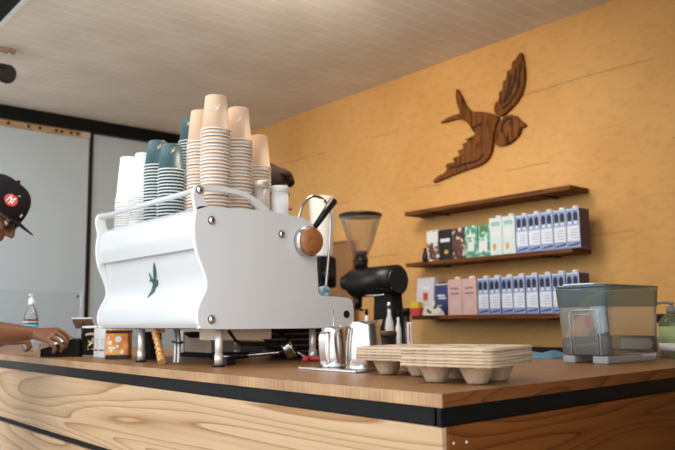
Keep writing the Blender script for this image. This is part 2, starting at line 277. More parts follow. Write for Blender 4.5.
# ------------------------------------------------------------------ mesh helpers
def catmull(pts, n=6, closed=False):
    pts = [V(p) for p in pts]; N = len(pts); out = []
    rng = range(N) if closed else range(N - 1)
    for i in rng:
        if closed: p0, p1, p2, p3 = pts[i - 1], pts[i], pts[(i + 1) % N], pts[(i + 2) % N]
        else: p0, p1, p2, p3 = pts[max(i - 1, 0)], pts[i], pts[i + 1], pts[min(i + 2, N - 1)]
        for k in range(n):
            t = k / n
            out.append(0.5 * ((2 * p1) + (p2 - p0) * t + (2 * p0 - 5 * p1 + 4 * p2 - p3) * t * t + (3 * p1 - p0 - 3 * p2 + p3) * t ** 3))
    if not closed: out.append(pts[-1])
    return out
class MB:
    def __init__(self): self.bm = bmesh.new()
    def add(self, b, m=0, smooth=False):
        for f in b.faces: f.material_index = m; f.smooth = smooth
        me = bpy.data.meshes.new('tmp'); b.to_mesh(me); b.free(); self.bm.from_mesh(me); bpy.data.meshes.remove(me); return self
    def box(self, x0, x1, y0, y1, z0, z1, m=0, bevel=0, mat=None, seg=2):
        b = bmesh.new(); bmesh.ops.create_cube(b, size=1)
        for v in b.verts: v.co = V(((x0 + x1) / 2 + v.co.x * (x1 - x0), (y0 + y1) / 2 + v.co.y * (y1 - y0), (z0 + z1) / 2 + v.co.z * (z1 - z0)))
        if bevel: bmesh.ops.bevel(b, geom=b.edges[:], offset=bevel, segments=seg, affect='EDGES', profile=0.5)
        if mat: bmesh.ops.transform(b, matrix=mat, verts=b.verts)
        return self.add(b, m, False)
    def cyl(self, p0, p1, r0, r1=None, seg=24, m=0, bevel=0):
        p0 = V(p0); p1 = V(p1); r1 = r0 if r1 is None else r1; d = p1 - p0
        b = bmesh.new(); bmesh.ops.create_cone(b, cap_ends=True, segments=seg, radius1=r0, radius2=r1, depth=d.length)
        if bevel:
            es = [e for e in b.edges if abs(e.verts[0].co.z - e.verts[1].co.z) < 1e-6]
            bmesh.ops.bevel(b, geom=es, offset=bevel, segments=3, affect='EDGES')
        q = V((0, 0, 1)).rotation_difference(d.normalized()).to_matrix().to_4x4()
        bmesh.ops.transform(b, matrix=Matrix.Translation((p0 + p1) / 2) @ q, verts=b.verts)
        for f in b.faces: f.smooth = len(f.verts) == 4
        me = bpy.data.meshes.new('tmp')
        for f in b.faces: f.material_index = m
        b.to_mesh(me); b.free(); self.bm.from_mesh(me); bpy.data.meshes.remove(me); return self
    def lathe(self, prof, mat=None, seg=32, m=0, mfun=None, smooth=True, sx=1, sy=1):
        """profile of (r, z[, slot]) turned about z"""
        b = bmesh.new(); rings = []
        for p in prof:
            if p[0] < 1e-6: rings.append([b.verts.new((0, 0, p[1]))])
            else: rings.append([b.verts.new((sx * p[0] * math.cos(2 * PI * k / seg), sy * p[0] * math.sin(2 * PI * k / seg), p[1])) for k in range(seg)])
        slots = []
        for i in range(len(rings) - 1):
            A, B = rings[i], rings[i + 1]; s = prof[i][2] if len(prof[i]) > 2 else m
            for k in range(seg):
                k2 = (k + 1) % seg
                if len(A) == 1 and len(B) == 1: continue
                if len(A) == 1: f = b.faces.new((A[0], B[k], B[k2]))
                elif len(B) == 1: f = b.faces.new((A[k], A[k2], B[0]))
                else: f = b.faces.new((A[k], A[k2], B[k2], B[k]))
                f.material_index = s; f.smooth = smooth
        bmesh.ops.recalc_face_normals(b, faces=b.faces)
        if mat: bmesh.ops.transform(b, matrix=mat, verts=b.verts)
        me = bpy.data.meshes.new('tmp'); b.to_mesh(me); b.free(); self.bm.from_mesh(me); bpy.data.meshes.remove(me); return self
    def tube(self, pts, r, seg=10, m=0, curve=True, n=6, closed=False):
        P = catmull(pts, n, closed) if curve else [V(p) for p in pts]
        rr = r if callable(r) else (lambda t: r)
        b = bmesh.new(); rings = []; up = None
        for i, p in enumerate(P):
            t = (P[(i + 1) % len(P)] if closed else P[min(i + 1, len(P) - 1)]) - (P[i - 1] if closed else P[max(i - 1, 0)])
            if t.length < 1e-9: t = V((0, 0, 1))
            t.normalize()
            if up is None: up = t.orthogonal().normalized()
            up = (up - t * up.dot(t)).normalized(); s = t.cross(up); rad = rr(i / max(1, len(P) - 1))
            rings.append([b.verts.new(p + (up * math.cos(2 * PI * k / seg) + s * math.sin(2 * PI * k / seg)) * rad) for k in range(seg)])
        R = len(rings)
        for i in range(R if closed else R - 1):
            for k in range(seg): b.faces.new((rings[i][k], rings[i][(k + 1) % seg], rings[(i + 1) % R][(k + 1) % seg], rings[(i + 1) % R][k]))
        if not closed: b.faces.new(rings[0][::-1]); b.faces.new(rings[-1])
        bmesh.ops.recalc_face_normals(b, faces=b.faces)
        return self.add(b, m, True)
    def prism(self, poly, fn, w0, w1, m=0, bevel=0, smooth=False):
        """outline (u,v) extruded between w0 and w1; fn(u,v,w) gives the place"""
        b = bmesh.new()
        A = [b.verts.new(V((p[0], p[1], w0))) for p in poly]; f0 = b.faces.new(A)
        r = bmesh.ops.extrude_face_region(b, geom=[f0])
        for v in r['geom']:
            if isinstance(v, bmesh.types.BMVert): v.co.z = w1
        if bevel:
            es = [e for e in b.edges if abs(e.verts[0].co.z - w1) < 1e-7 and abs(e.verts[1].co.z - w1) < 1e-7]
            bmesh.ops.bevel(b, geom=es, offset=bevel, segments=2, affect='EDGES')
        bmesh.ops.triangulate(b, faces=[f for f in b.faces if len(f.verts) > 4])
        for v in b.verts: v.co = V(fn(*v.co))
        bmesh.ops.recalc_face_normals(b, faces=b.faces)
        return self.add(b, m, smooth)
    def ball(self, c, r, m=0, seg=20, mat=None):
        b = bmesh.new(); bmesh.ops.create_uvsphere(b, u_segments=seg, v_segments=max(6, seg // 2), radius=1)
        rr = r if isinstance(r, (tuple, list)) else (r, r, r)
        T = Matrix.Translation(V(c)) @ (mat or Matrix()) @ Matrix.Diagonal((rr[0], rr[1], rr[2], 1))
        bmesh.ops.transform(b, matrix=T, verts=b.verts); return self.add(b, m, True)
    def build(self, name, mats, parent=None, loc=None, world=True):
        """one mesh object; with world=True the coordinates are world coordinates, moved under the parent or to loc"""
        me = bpy.data.meshes.new(name); self.bm.to_mesh(me); self.bm.free()
        for k in (mats if isinstance(mats, (list, tuple)) else [mats]): me.materials.append(M[k] if isinstance(k, str) else k)
        o = bpy.data.objects.new(name, me); C.objects.link(o)
        if parent is not None:
            if world: me.transform(wmat(parent).inverted())
            o.parent = parent
        elif loc is not None:
            if world: me.transform(Matrix.Translation(-V(loc)))
            o.location = loc
        return o
def wmat(o):
    m = Matrix.Translation(o.location) @ o.rotation_euler.to_matrix().to_4x4()
    return (wmat(o.parent) @ m) if o.parent else m
def thing(name, label, cat, loc=(0, 0, 0), rz=0.0, group=None):
    o = bpy.data.objects.new(name, None); o.empty_display_size = 0.05; C.objects.link(o); o.location = loc; o.rotation_euler = (0, 0, rz)
    return tag(o, label, cat, group)
def tag(o, label, cat, group=None):
    o['label'] = label; o['category'] = cat
    if group: o['group'] = group
    return o
def struct(name, mb, mats, parent=None, loc=None):
    o = mb.build(name, mats, parent, loc)
    if parent is None: o['kind'] = 'structure'
    return o
def dup(root, loc, label, rz=None, group=None):
    r = root.copy(); C.objects.link(r); r.location = loc
    if rz is not None: r.rotation_euler = (0, 0, rz)
    r['label'] = label
    if group: r['group'] = group
    for ch in list(root.children):
        c = ch.copy(); C.objects.link(c); c.parent = r
        for g in list(ch.children):
            d = g.copy(); C.objects.link(d); d.parent = c
    return r

# ------------------------------------------------------------------ the room
XW, YW, ZC = 2.30, 4.535, 2.735
struct('floor', MB().box(-6, XW + 0.1, -3.0, YW + 0.1, -0.06, 0), 'concrete')
struct('wall_back', MB().box(XW, XW + 0.12, -1.06, YW + 0.1, 0, ZC), 'wall')
struct('wall_left', MB().box(-0.05, XW, YW + 0.03, YW + 0.13, 0, ZC), 'panelwhite')
struct('wall_sky_block', MB().box(0.1, XW, -1.06, -0.96, 0, ZC), 'darkwall')  # unseen dark wall, added to keep sky light off the right side
struct('ceiling', MB().box(0.06, XW + 0.12, -1.06, YW + 0.13, ZC, ZC + 0.08), 'ceiling')
# roof over the serving hatch: dark beam and bright flashing along its inner edge
struct('trim_header', MB().box(-0.42, 0.040, -1.06, YW + 0.13, 2.735, 2.86), 'steelblack')
struct('trim_flashing', MB().box(0.041, 0.059, -1.06, YW + 0.13, 2.722, 2.80), 'boxwhite')
# wall_left: beam, raw batten, two leaves and the black post between them
struct('trim_beam', MB().box(-0.05, XW, YW - 0.05, YW + 0.03, 2.635, ZC - 0.001), 'steelblack')
b = MB().box(-0.05, 1.06, YW - 0.025, YW + 0.03, 2.588, 2.634)
b.box(1.06, 1.128, YW - 0.03, YW + 0.03, 2.588, 2.634, 1)
for x in (0.52, 0.66, 0.74, 0.86, 0.9, 0.97, 1.02): b.box(x, x + 0.02, YW - 0.03, YW - 0.02, 2.6, 2.62, 2)
struct('trim_batten', b, ['rawwood', 'boxbeige', 'blackmatte'])
struct('trim_post', MB().box(1.130, 1.160, YW - 0.016, YW + 0.03, 0, 2.634), 'black')
struct('door_1', MB().box(-0.05, 1.128, YW - 0.01, YW + 0.028, 0.02, 2.587), 'panelwhite')
struct('door_2', MB().box(1.166, XW, YW + 0.0, YW + 0.028, 0.02, 2.634), 'panelwhite')

# ------------------------------------------------------------------ counter (L-shaped): worktop, black steel band, ply cladding
cab = thing('counter_base', 'pale pine ply counter base with black shadow gaps under the worktop', 'counter', (0, 0, 0))
b = MB()
b.box(0.012, 0.72, 0.61, 4.3, 0.05, 0.996, 0); b.box(0.012, 1.42, 0.012, 0.62, 0.05, 0.996, 0)
b.build('carcass', 'blackmatte', cab)
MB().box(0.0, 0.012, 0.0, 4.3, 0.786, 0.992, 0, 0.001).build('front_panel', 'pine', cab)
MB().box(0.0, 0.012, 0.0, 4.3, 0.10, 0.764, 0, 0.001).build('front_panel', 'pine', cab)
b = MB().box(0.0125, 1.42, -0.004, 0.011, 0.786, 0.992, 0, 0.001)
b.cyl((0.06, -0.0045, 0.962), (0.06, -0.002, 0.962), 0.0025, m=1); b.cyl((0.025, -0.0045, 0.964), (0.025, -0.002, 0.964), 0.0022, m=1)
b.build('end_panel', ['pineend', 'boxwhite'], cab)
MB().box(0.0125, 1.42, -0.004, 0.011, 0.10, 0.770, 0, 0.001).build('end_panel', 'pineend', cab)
b = MB().box(0.004, 0.02, 0.004, 4.3, 0.994, 1.025).box(0.004, 1.42, 0.002, 0.02, 0.994, 1.025)
b.box(-0.001, 0.010, 0.0, 0.010, 0.993, 1.0255)
b.build('steel_band', 'steelblack', cab)
wt = thing('worktop', 'brown laminated timber worktop with striped front edge on the pine counter', 'worktop', (0, 0, 0))
MB().box(0.003, 0.75, 0.62, 4.3, 1.0262, ZT).box(0.003, 1.45, 0.003, 0.62, 1.0262, ZT).build('top_board', 'top', wt)
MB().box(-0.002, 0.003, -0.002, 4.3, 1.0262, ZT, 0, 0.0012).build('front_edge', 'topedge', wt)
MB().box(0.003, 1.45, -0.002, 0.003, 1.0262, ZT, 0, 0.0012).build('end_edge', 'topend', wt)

# back bench along the ochre wall
bn = thing('back_bench', 'low dark bench with black upstand along the ochre wall', 'bench', (2.0, 2.4, 0))
MB().box(1.50, 2.296, 0.64, 4.3, 0.0, 0.90).build('cabinet', 'board', bn)
MB().box(1.47, 2.296, 0.63, 4.3, 0.90, 0.93, 0, 0.003).build('bench_top', 'black', bn)
MB().box(2.270, 2.297, 0.63, 4.3, 0.93, 1.03, 0, 0.002).build('upstand', 'black', bn)

# ------------------------------------------------------------------ shelves
def shelf(label, y0, y1, z0, z1):
    t = thing('wall_shelf', label, 'shelf', (2.2, (y0 + y1) / 2, z0), group='dark wooden wall shelves')
    MB().box(2.128, 2.298, y0, y1, z0, z1, 0, 0.003).build('board', 'shelf', t)
    for y in (y0 + 0.18, y1 - 0.2): MB().box(2.16, 2.298, y - 0.012, y + 0.012, z0 - 0.006, z0, 0).build('bracket', 'steelblack', t)
shelf('empty dark wooden shelf, topmost of the three on the ochre wall', 1.030, 2.146, 1.792, 1.816)
shelf('dark wooden shelf holding five lilac cartons, middle of the three', 1.036, 2.148, 1.487, 1.509)
shelf('dark wooden shelf behind the water dispenser, lowest of the three', 1.0, 2.112, 1.176, 1.199)

# ------------------------------------------------------------------ swallow plaque
SW = {
 'upper_wing': [(290,38),(298,72),(300,110),(295,140),(285,165),(270,185),(252,203),(235,216),(222,212),(215,200),(218,180),(228,172),(229,150),(238,142),(240,120),(249,112),(252,90),(262,85),(266,65),(276,56)],
 'head': [(240,222),(256,213),(275,215),(287,228),(303,242),(290,250),(285,265),(270,283),(247,297),(221,298),(219,275),(225,250),(232,232)],
 'body': [(110,140),(122,160),(131,180),(141,195),(155,203),(180,204),(205,208),(222,216),(227,224),(218,244),(213,270),(210,297),(205,320),(193,340),(170,355),(130,368),(90,384),(45,402),(55,386),(74,376),(84,361),(78,360),(84,349),(103,345),(99,335),(118,326),(113,314),(128,306),(126,294),(140,288),(134,281),(150,275),(161,266),(153,254),(143,238),(122,225),(100,226),(65,235),(82,222),(105,212),(118,207),(112,185),(107,160)],
}
SWG = [[(288,70),(287,110),(280,145),(262,175),(240,195)], [(277,85),(272,120),(262,150),(245,178)], [(266,100),(258,130),(250,160),(240,180)],
       [(90,362),(130,352),(170,340),(186,322)], [(155,250),(175,240),(182,236)], [(236,262),(240,240),(252,226),(268,224)]]
def swp(u, v): return (420 + u / 2.815, 40 + v / 2.815)
pl = None
pc = at_x(*swp(190, 250), XW)
pl = thing('bird_plaque', 'carved dark wooden swallow plaque on the ochre wall above the shelves', 'wall decoration', (XW, pc.y, pc.z))
for nm, pts in SW.items():
    P3 = [at_x(*swp(*p), XW) for p in pts]
    P3 = catmull(P3, 3, True)
    poly = [(p.y, p.z) for p in P3]
    MB().prism(poly, lambda u, v, w: (w, u, v), XW - 0.001, XW - 0.026, bevel=0.003).build(nm, 'plaque', pl)
for g in SWG: MB().tube([at_x(*swp(*p), XW) + V((-0.0255, 0, 0)) for p in g], 0.0072, 6).build('carved_groove', 'plaquedark', pl)
e = at_x(*swp(264, 237), XW)
MB().cyl((XW - 0.022, e.y, e.z), (XW - 0.030, e.y, e.z), 0.013).build('eye', 'plaquedark', pl)
def bird_polys():                                    # swallow shapes around the origin, unit height, x right, y up
    out = []
    for nm, pts in SW.items(): out.append([((u - 180) / 364, -(v - 220) / 364) for u, v in pts])
    return out
BIRD = bird_polys()

# ------------------------------------------------------------------ espresso machine
YN, YF = 0.95, 1.660
em = thing('espresso_machine', 'white two-group espresso machine on steel legs with green swallow emblem', 'coffee machine', (0.32, 1.28, ZT))
OUT = [(0.062,1.513),(0.047,1.490),(0.043,1.432),(0.052,1.381),(0.068,1.344),(0.083,1.305),(0.084,1.274),(0.070,1.245),(0.057,1.215),(0.057,1.183),(0.066,1.168),(0.080,1.161),
       (0.30,1.158),(0.620,1.156),(0.636,1.160),(0.645,1.176),(0.644,1.225),(0.636,1.245),(0.615,1.255),(0.520,1.259),(0.503,1.264),(0.494,1.280),
       (0.488,1.390),(0.482,1.470),(0.470,1.490),(0.440,1.505),(0.38,1.512),(0.288,1.517),(0.159,1.514)]
HOOP_O = [(0.047,1.500),(0.040,1.53),(0.040,1.556),(0.052,1.572),(0.077,1.576),(0.124,1.576),(0.194,1.572),(0.245,1.557),(0.285,1.534),(0.315,1.516)]
HOOP_I = [(0.275,1.517),(0.255,1.530),(0.232,1.547),(0.190,1.558),(0.124,1.561),(0.084,1.560),(0.072,1.550),(0.074,1.53),(0.085,1.513)]
def side_panel(y0, y1):
    b = MB()
    poly = [(p.x, p.y) for p in catmull([V((x, z, 0)) for x, z in OUT], 3, True)]
    fn = lambda u, v, w: (u, w, v)
    b.prism(poly, fn, y0, y1, bevel=0.0015 if y1 < y0 else 0)
    hp = [(p.x, p.y) for p in catmull([V((x, z, 0)) for x, z in HOOP_O], 4)] + [(p.x, p.y) for p in catmull([V((x, z, 0)) for x, z in HOOP_I], 4)]
    b.prism(hp, fn, y0 - 0.0004 if y1 > y0 else y0 + 0.0004, y1)
    return b
side_panel(YN + 0.014, YN).build('side_panel', 'whiteside', em)
side_panel(YF - 0.014, YF).build('side_panel', 'whiteside', em)
fy = lambda u, v, w: (u, w, v)
def prof_panel(pts, name, mat, n=4, y0=YN + 0.0142, y1=YF - 0.0142, th=0.006):
    P = catmull([V((x, z, 0)) for x, z in pts], n)
    poly = [(p.x, p.y) for p in P] + [(p.x + th, p.y) for p in reversed(P)]
    return MB().prism(poly, fy, y0, y1).build(name, mat, em)
prof_panel([(0.088,1.518),(0.062,1.500),(0.052,1.470),(0.050,1.432),(0.058,1.392)], 'upper_front_cover', 'white', th=0.010)
prof_panel([(0.074,1.400),(0.079,1.36),(0.090,1.315),(0.092,1.285),(0.084,1.255),(0.074,1.236)], 'lower_front_cover', 'white')
prof_panel([(0.072,1.238),(0.066,1.222),(0.062,1.200),(0.064,1.180),(0.074,1.164)], 'front_kick_panel', 'white')
b = MB().tube([(0.058, YN + 0.005, 1.560), (0.056, YF - 0.005, 1.560)], 0.0085, 14, 0, False)
b.build('cup_rail', 'white', em)
MB().box(0.088, 0.486, YN + 0.0142, YF - 0.0142, 1.462, 1.472).build('cup_deck', 'legsteel', em)
MB().box(0.100, 0.40, YN + 0.0142, YF - 0.0142, 1.170, 1.460).build('boiler_housing', 'steelblack', em)
MB().box(0.402, 0.476, YN + 0.0142, YF - 0.0142, 1.36, 1.470, 0, 0.004).build('head_cowl', 'white', em)
b = MB().box(0.402, 0.630, YN + 0.0142, YF - 0.0142, 1.166, 1.235, 0, 0.003)
for k in range(22): b.box(0.41, 0.62, YN + 0.03 + k * 0.028, YN + 0.044 + k * 0.028, 1.235, 1.239, 0)
b.build('drip_tray', 'steel', em)
for y in (1.13, 1.43):
    g = MB().cyl((0.445, y, 1.36), (0.445, y, 1.318), 0.036, bevel=0.003).build('group_head', 'chrome', em)
    MB().cyl((0.445, y, 1.318), (0.445, y, 1.29), 0.034, 0.030).tube([(0.475, y, 1.305), (0.53, y, 1.302), (0.60, y, 1.296)], lambda t: 0.006 + 0.006 * t, 10, 1).build('portafilter', ['chrome', 'black'], g)
for (x, z, k) in ((0.058, 1.5585, 0), (0.098, 1.473, 0), (0.349, 1.449, 0), (0.101, 1.188, 0), (0.611, 1.200, 1)):
    b = MB().cyl((x, YN + 0.002, z), (x, YN - 0.004, z), 0.0125, m=0, bevel=0.001)
    if k == 0:
        b.lathe([(0.0108, 0), (0.010, 0.003), (0.007, 0.0052), (0, 0.006)], Matrix.Translation((x, YN - 0.0035, z)) @ Matrix.Rotation(PI / 2, 4, 'X'), 20, 1)
    b.build('panel_bolt', ['terra' if k == 0 else 'black', 'chrome'], em)
# steam valve with turned wooden face
kx, kz = 0.440, 1.430
b = MB().cyl((kx, YN, kz), (kx, YN - 0.030, kz), 0.0465, 0.0475, 40, 0, 0.003); k0 = b.build('valve_collar', 'steel', em)
MB().lathe([(0.0, 0.0), (0.0425, 0.0), (0.0435, 0.008), (0.041, 0.012), (0.0, 0.0135)], Matrix.Translation((kx, YN - 0.0305, kz)) @ Matrix.Rotation(PI / 2, 4, 'X'), 40).build('wooden_face', 'knobwood', k0)
# paddle lever and steam wand
pv = [at_y(313.5, 229, 0.985), at_y(318, 222, 0.98), at_y(334, 200, 0.97)]
MB().tube([pv[0] + V((-0.03, 0.01, -0.02)), pv[0], pv[1]], 0.004, 10, 1).cyl(pv[0], pv[2], 0.0090, 0.0140, 20, 0, 0.002).build('paddle_lever', ['black', 'chrome'], em)
wd = [at_y(x, y, 1.02) for x, y in ((296, 232), (300, 213), (305, 202), (312, 196.5), (321, 198), (328, 206), (330.5, 220), (329, 250), (326, 284), (325, 296))]
w = MB().tube(wd, 0.0048, 12).build('steam_wand', 'steel', em)
for (px, py, zz) in ((218.5, 367, 0), ):
    pass
LEG = [(0.150, 0.990), (0.122, 1.440), (0.515, 1.010), (0.500, 1.440)]
for x, y in LEG:
    lg = MB().cyl((x, y, ZT + 0.006), (x, y, 1.168), 0.0112, m=0).cyl((x, y, ZT + 0.004), (x, y, ZT + 0.040), 0.0125, m=0, bevel=0.002).build('leg', 'legsteel', em)
    MB().cyl((x, y, ZT + 0.0003), (x, y, ZT + 0.006), 0.019, 0.016, m=0).build('foot', 'blackmatte', lg)
MB().box(0.10, 0.60, YN + 0.02, YF - 0.02, 1.161, 1.168).build('base_plate', 'platerim', em)
# emblem on lower front cover
b = MB()
def emb(u, v, w):
    y = 1.290 - u * 0.088; z = 1.316 + v * 0.108
    x = 0.0795 + 0.0125 * math.exp(-((z - 1.293) / 0.038) ** 2) - 0.004 * max(0, (z - 1.34) / 0.05)
    return (x - w, y, z)
for p in BIRD: b.prism(p, emb, 0.001, 0.0035)
b.build('swallow_emblem', 'green', em)
# hoses under the machine
hz = [at_x(156, 331, 0.12), at_x(158, 342, 0.11), at_x(160.5, 355, 0.105), at_x(162, 365, 0.10)]
hp = catmull([V((0.15, hz[0].y, 1.16))] + hz[:-1] + [V((0.100, hz[-1].y, ZT + 0.009))], 8)
b = MB().tube(hp, 0.0088, 10, 0, False)
for i in range(1, len(hp) - 1, 3):
    for t in (0.0,):
        p = hp[i].lerp(hp[i + 1], t); d = (hp[i + 1] - hp[i]).normalized() * 0.0024
        b.cyl(p - d, p + d, 0.0128, seg=14)
b.build('corrugated_hose', 'hose', em)
for dx, r in ((0.0, 0.0052), (0.022, 0.0052)):
    y = 1.20 - dx
    MB().tube([(0.16, y + 0.10, 1.165), (0.145, y + 0.05, 1.158), (0.13, y + 0.015, 1.13), (0.122, y, 1.09), (0.118, y - 0.004, ZT + 0.006)], r, 10).build('drain_hose', 'hosegrey', em)
MB().tube([(0.13, 1.19, 1.12), (0.118, 1.215, 1.121), (0.112, 1.185, 1.119), (0.122, 1.165, 1.118), (0.135, 1.18, 1.12)], 0.003, 8, closed=True).build('cable_tie', 'black', em)
MB().tube([(0.2, 1.02, 1.155), (0.24, 1.03, 1.12), (0.33, 1.08, 1.108), (0.45, 1.06, 1.112), (0.5, 1.2, 1.15)], 0.006, 10).build('power_cable', 'black', em)
MB().box(0.17, 0.36, 1.02, 1.14, 1.125, 1.160, 0, 0.003).build('control_box', 'boxbeige', em)
MB().lathe([(0.0, 0), (0.06, 0), (0.075, 0.012), (0.078, 0.018), (0, 0.018)], Matrix.Translation((0.27, 1.26, 1.130))).build('drain_cup', 'steelblack', em)

# blue cloth wrapped on the wand
p = at_y(324, 288, 1.02)
b = MB().lathe([(0.004, 0.030), (0.014, 0.027), (0.019, 0.012), (0.020, -0.005), (0.021, -0.020), (0.018, -0.0255), (0.004, -0.026)], Matrix.Translation((p.x, p.y, 1.2655)), 18, sx=1.3, sy=0.95)
for k in range(6): b.ball((p.x + 0.014 * math.cos(k), p.y + 0.011 * math.sin(k), 1.267 + 0.004 * (k - 2)), (0.007, 0.007, 0.011), seg=10)
tag(b.build('wiping_cloth', 'clothpale', None, (p.x, p.y, 1.24)), 'pale blue cloth wrapped round the steam wand above the drip tray', 'cloth')

# ------------------------------------------------------------------ cups on the machine
def cup_proto(nm, h, r_rim, r_base, mats):
    """upturned paper cup, rolled rim at z=0, base at z=h"""
    t = 0.0011; r2 = 0.0024
    pr = []
    for k in range(7):                                  # rolled rim
        a = -PI / 2 - 0.5 + k * (PI * 1.35) / 6
        pr.append((r_rim - 0.0012 + r2 * math.cos(a), r2 + r2 * math.sin(a), 1))
    pr[-1] = (pr[-1][0], pr[-1][1], 0)
    pr += [(r_base + 0.0008, h - 0.004, 0), (r_base, h - 0.0008, 0), (r_base - 0.0012, h, 0), (r_base - 0.0022, h - 0.0008, 0), (r_base - 0.003, h - 0.008, 0), (0.0001, h - 0.008, 0),
           (0.0001, h - 0.009, 1), (r_base - t - 0.001, h - 0.009, 1), (r_rim - t - 0.0022, 0.003, 1), pr[0]]
    pr = [(a[0], a[1], a[2]) for a in pr]
    b = MB().lathe(pr, None, 36)
    o = b.build(nm, mats, None, None)
    return o
CUPS = {'tan': cup_proto('paper_cup', 0.110, 0.0450, 0.0320, ['tan', 'rim']),
        'teal': cup_proto('paper_cup', 0.090, 0.0450, 0.0305, ['teal', 'tealrim']),
        'white': cup_proto('paper_cup', 0.160, 0.0440, 0.0285, ['whitecup', 'whitecup'])}
PROTO_USED = set()
def put_cup(kind, loc, label, group):
    p = CUPS[kind]
    if kind in PROTO_USED: o = p.copy(); C.objects.link(o)
    else: o = p; PROTO_USED.add(kind)
    o.location = loc; o.rotation_euler = (0, 0, random.uniform(0, 6.28)); tag(o, label, 'cup', group)
    return o
DECK = 1.472
def stack(kind, x, y, ztop, top_label, nest_label, group, pitch, mark=None):
    h = {'tan': 0.110, 'teal': 0.090, 'white': 0.160}[kind]
    n = max(2, round((ztop - DECK - h) / pitch) + 1)
    for i in range(n):
        z = DECK + 0.0003 + i * pitch
        last = i == n - 1
        o = put_cup(kind, (x + random.uniform(-.0006, .0006), y + random.uniform(-.0006, .0006), z), top_label if last else nest_label, group)
        if last and mark:
            a0 = math.atan2(CAMC.y - y, CAMC.x - x) + mark[0]; o.rotation_euler = (0, 0, 0)
            rr = {'tan': (0.045, 0.032), 'teal': (0.045, 0.0305)}[kind]
            def wrap(u, v, w):
                zz = mark[1] + v * mark[2]; rad = rr[0] - 0.0008 + (rr[1] - rr[0]) * zz / h + w
                return (rad * math.cos(a0 + u * mark[2] / rad), rad * math.sin(a0 + u * mark[2] / rad), zz)
            b = MB()
            for p in BIRD: b.prism(p, wrap, 0.0002, 0.0012)
            k = b.build('printed_swallow', mark[3], o, world=False)
def at_px(px, x, z=1.53):                      # place on the deck: known depth x, seen in column px
    q = at_x(px, 208, x); return q.y
tops = lambda px, py, x: at_x(px, py, x).z
for kind, px, x, pyt, tl, nl, gr, mk in (
    ('tan', 215, 0.150, 99, 'topmost tan paper cup of the tallest stack on the machine', 'tan paper cup nested under the top of the tallest tan stack', 'cups of the tallest tan stack', (0.12, 0.068, 0.024, 'mark')),
    ('tan', 238, 0.255, 111, 'topmost tan paper cup of the stack right of the tallest', 'tan paper cup nested in the stack right of the tallest', 'cups of the tan stack right of the tallest', (0.05, 0.068, 0.024, 'mark')),
    ('tan', 200, 0.195, 113, 'topmost plain tan cup half hidden left of the tallest stack', 'tan paper cup nested in the half hidden stack left of the tallest', 'cups of the half hidden tan stack', None),
    ('tan', 257.5, 0.365, 137, 'topmost tan cup of the lowest tan stack behind the steel canister', 'tan paper cup nested in the lowest tan stack behind the steel canister', 'cups of the lowest tan stack', None),
    ('teal', 190.5, 0.270, 121, 'topmost teal cup of the tallest teal stack, behind the tan cups', 'teal paper cup nested in the tallest teal stack', 'cups of the tallest teal stack', (-0.3, 0.066, 0.022, 'goldmark')),
    ('teal', 171, 0.135, 145.5, 'topmost teal cup of the front teal stack', 'teal paper cup nested in the front teal stack', 'cups of the front teal stack', (0.1, 0.066, 0.022, 'goldmark')),
    ('teal', 156.5, 0.135, 143, 'topmost teal cup of the stack next to the white cups', 'teal paper cup nested in the stack next to the white cups', 'cups of the teal stack by the white cups', (0.1, 0.066, 0.022, 'goldmark')),
    ('white', 142.5, 0.128, 155, 'topmost white cup of the white stack next to the teal cups', 'white paper cup nested in the white stack next to the teal cups', 'cups of the inner white stack', None),
    ('white', 127.5, 0.128, 158.5, 'topmost white cup of the far end stack of cups', 'white paper cup nested in the far end white stack', 'cups of the far end white stack', None)):
    y = at_px(px, x)
    stack(kind, x, y, tops(px, pyt, x), tl, nl, gr, 0.0106 if kind != 'white' else 0.0085, mk)
def lidded(name, x, y, r, h, mats, label, cat):
    t = thing(name, label, cat, (x, y, DECK + 0.0005))
    MB().lathe([(0, 0), (r - 0.002, 0), (r, 0.002), (r, h * 0.86), (0, h * 0.86)], None, 32).build('body', mats[0], t, world=False)
    MB().lathe([(0, h * 0.861), (r + 0.0015, h * 0.861), (r + 0.0015, h - 0.003), (r - 0.001, h), (0, h)], None, 32).build('lid', mats[1], t, world=False)
lidded('steel_canister', 0.335, at_px(259.5, 0.335) - 0.003, 0.031, at_x(260, 182, 0.335).z - DECK, ('canister', 'canister'), 'small brushed steel canister in front of the lowest tan cup stack', 'canister')
lidded('lidded_canister', 0.415, at_px(279.5, 0.415), 0.030, at_x(279, 187, 0.415).z - DECK, ('whitecup', 'whitecup'), 'white lidded canister on the machine beside the steel canister', 'canister')

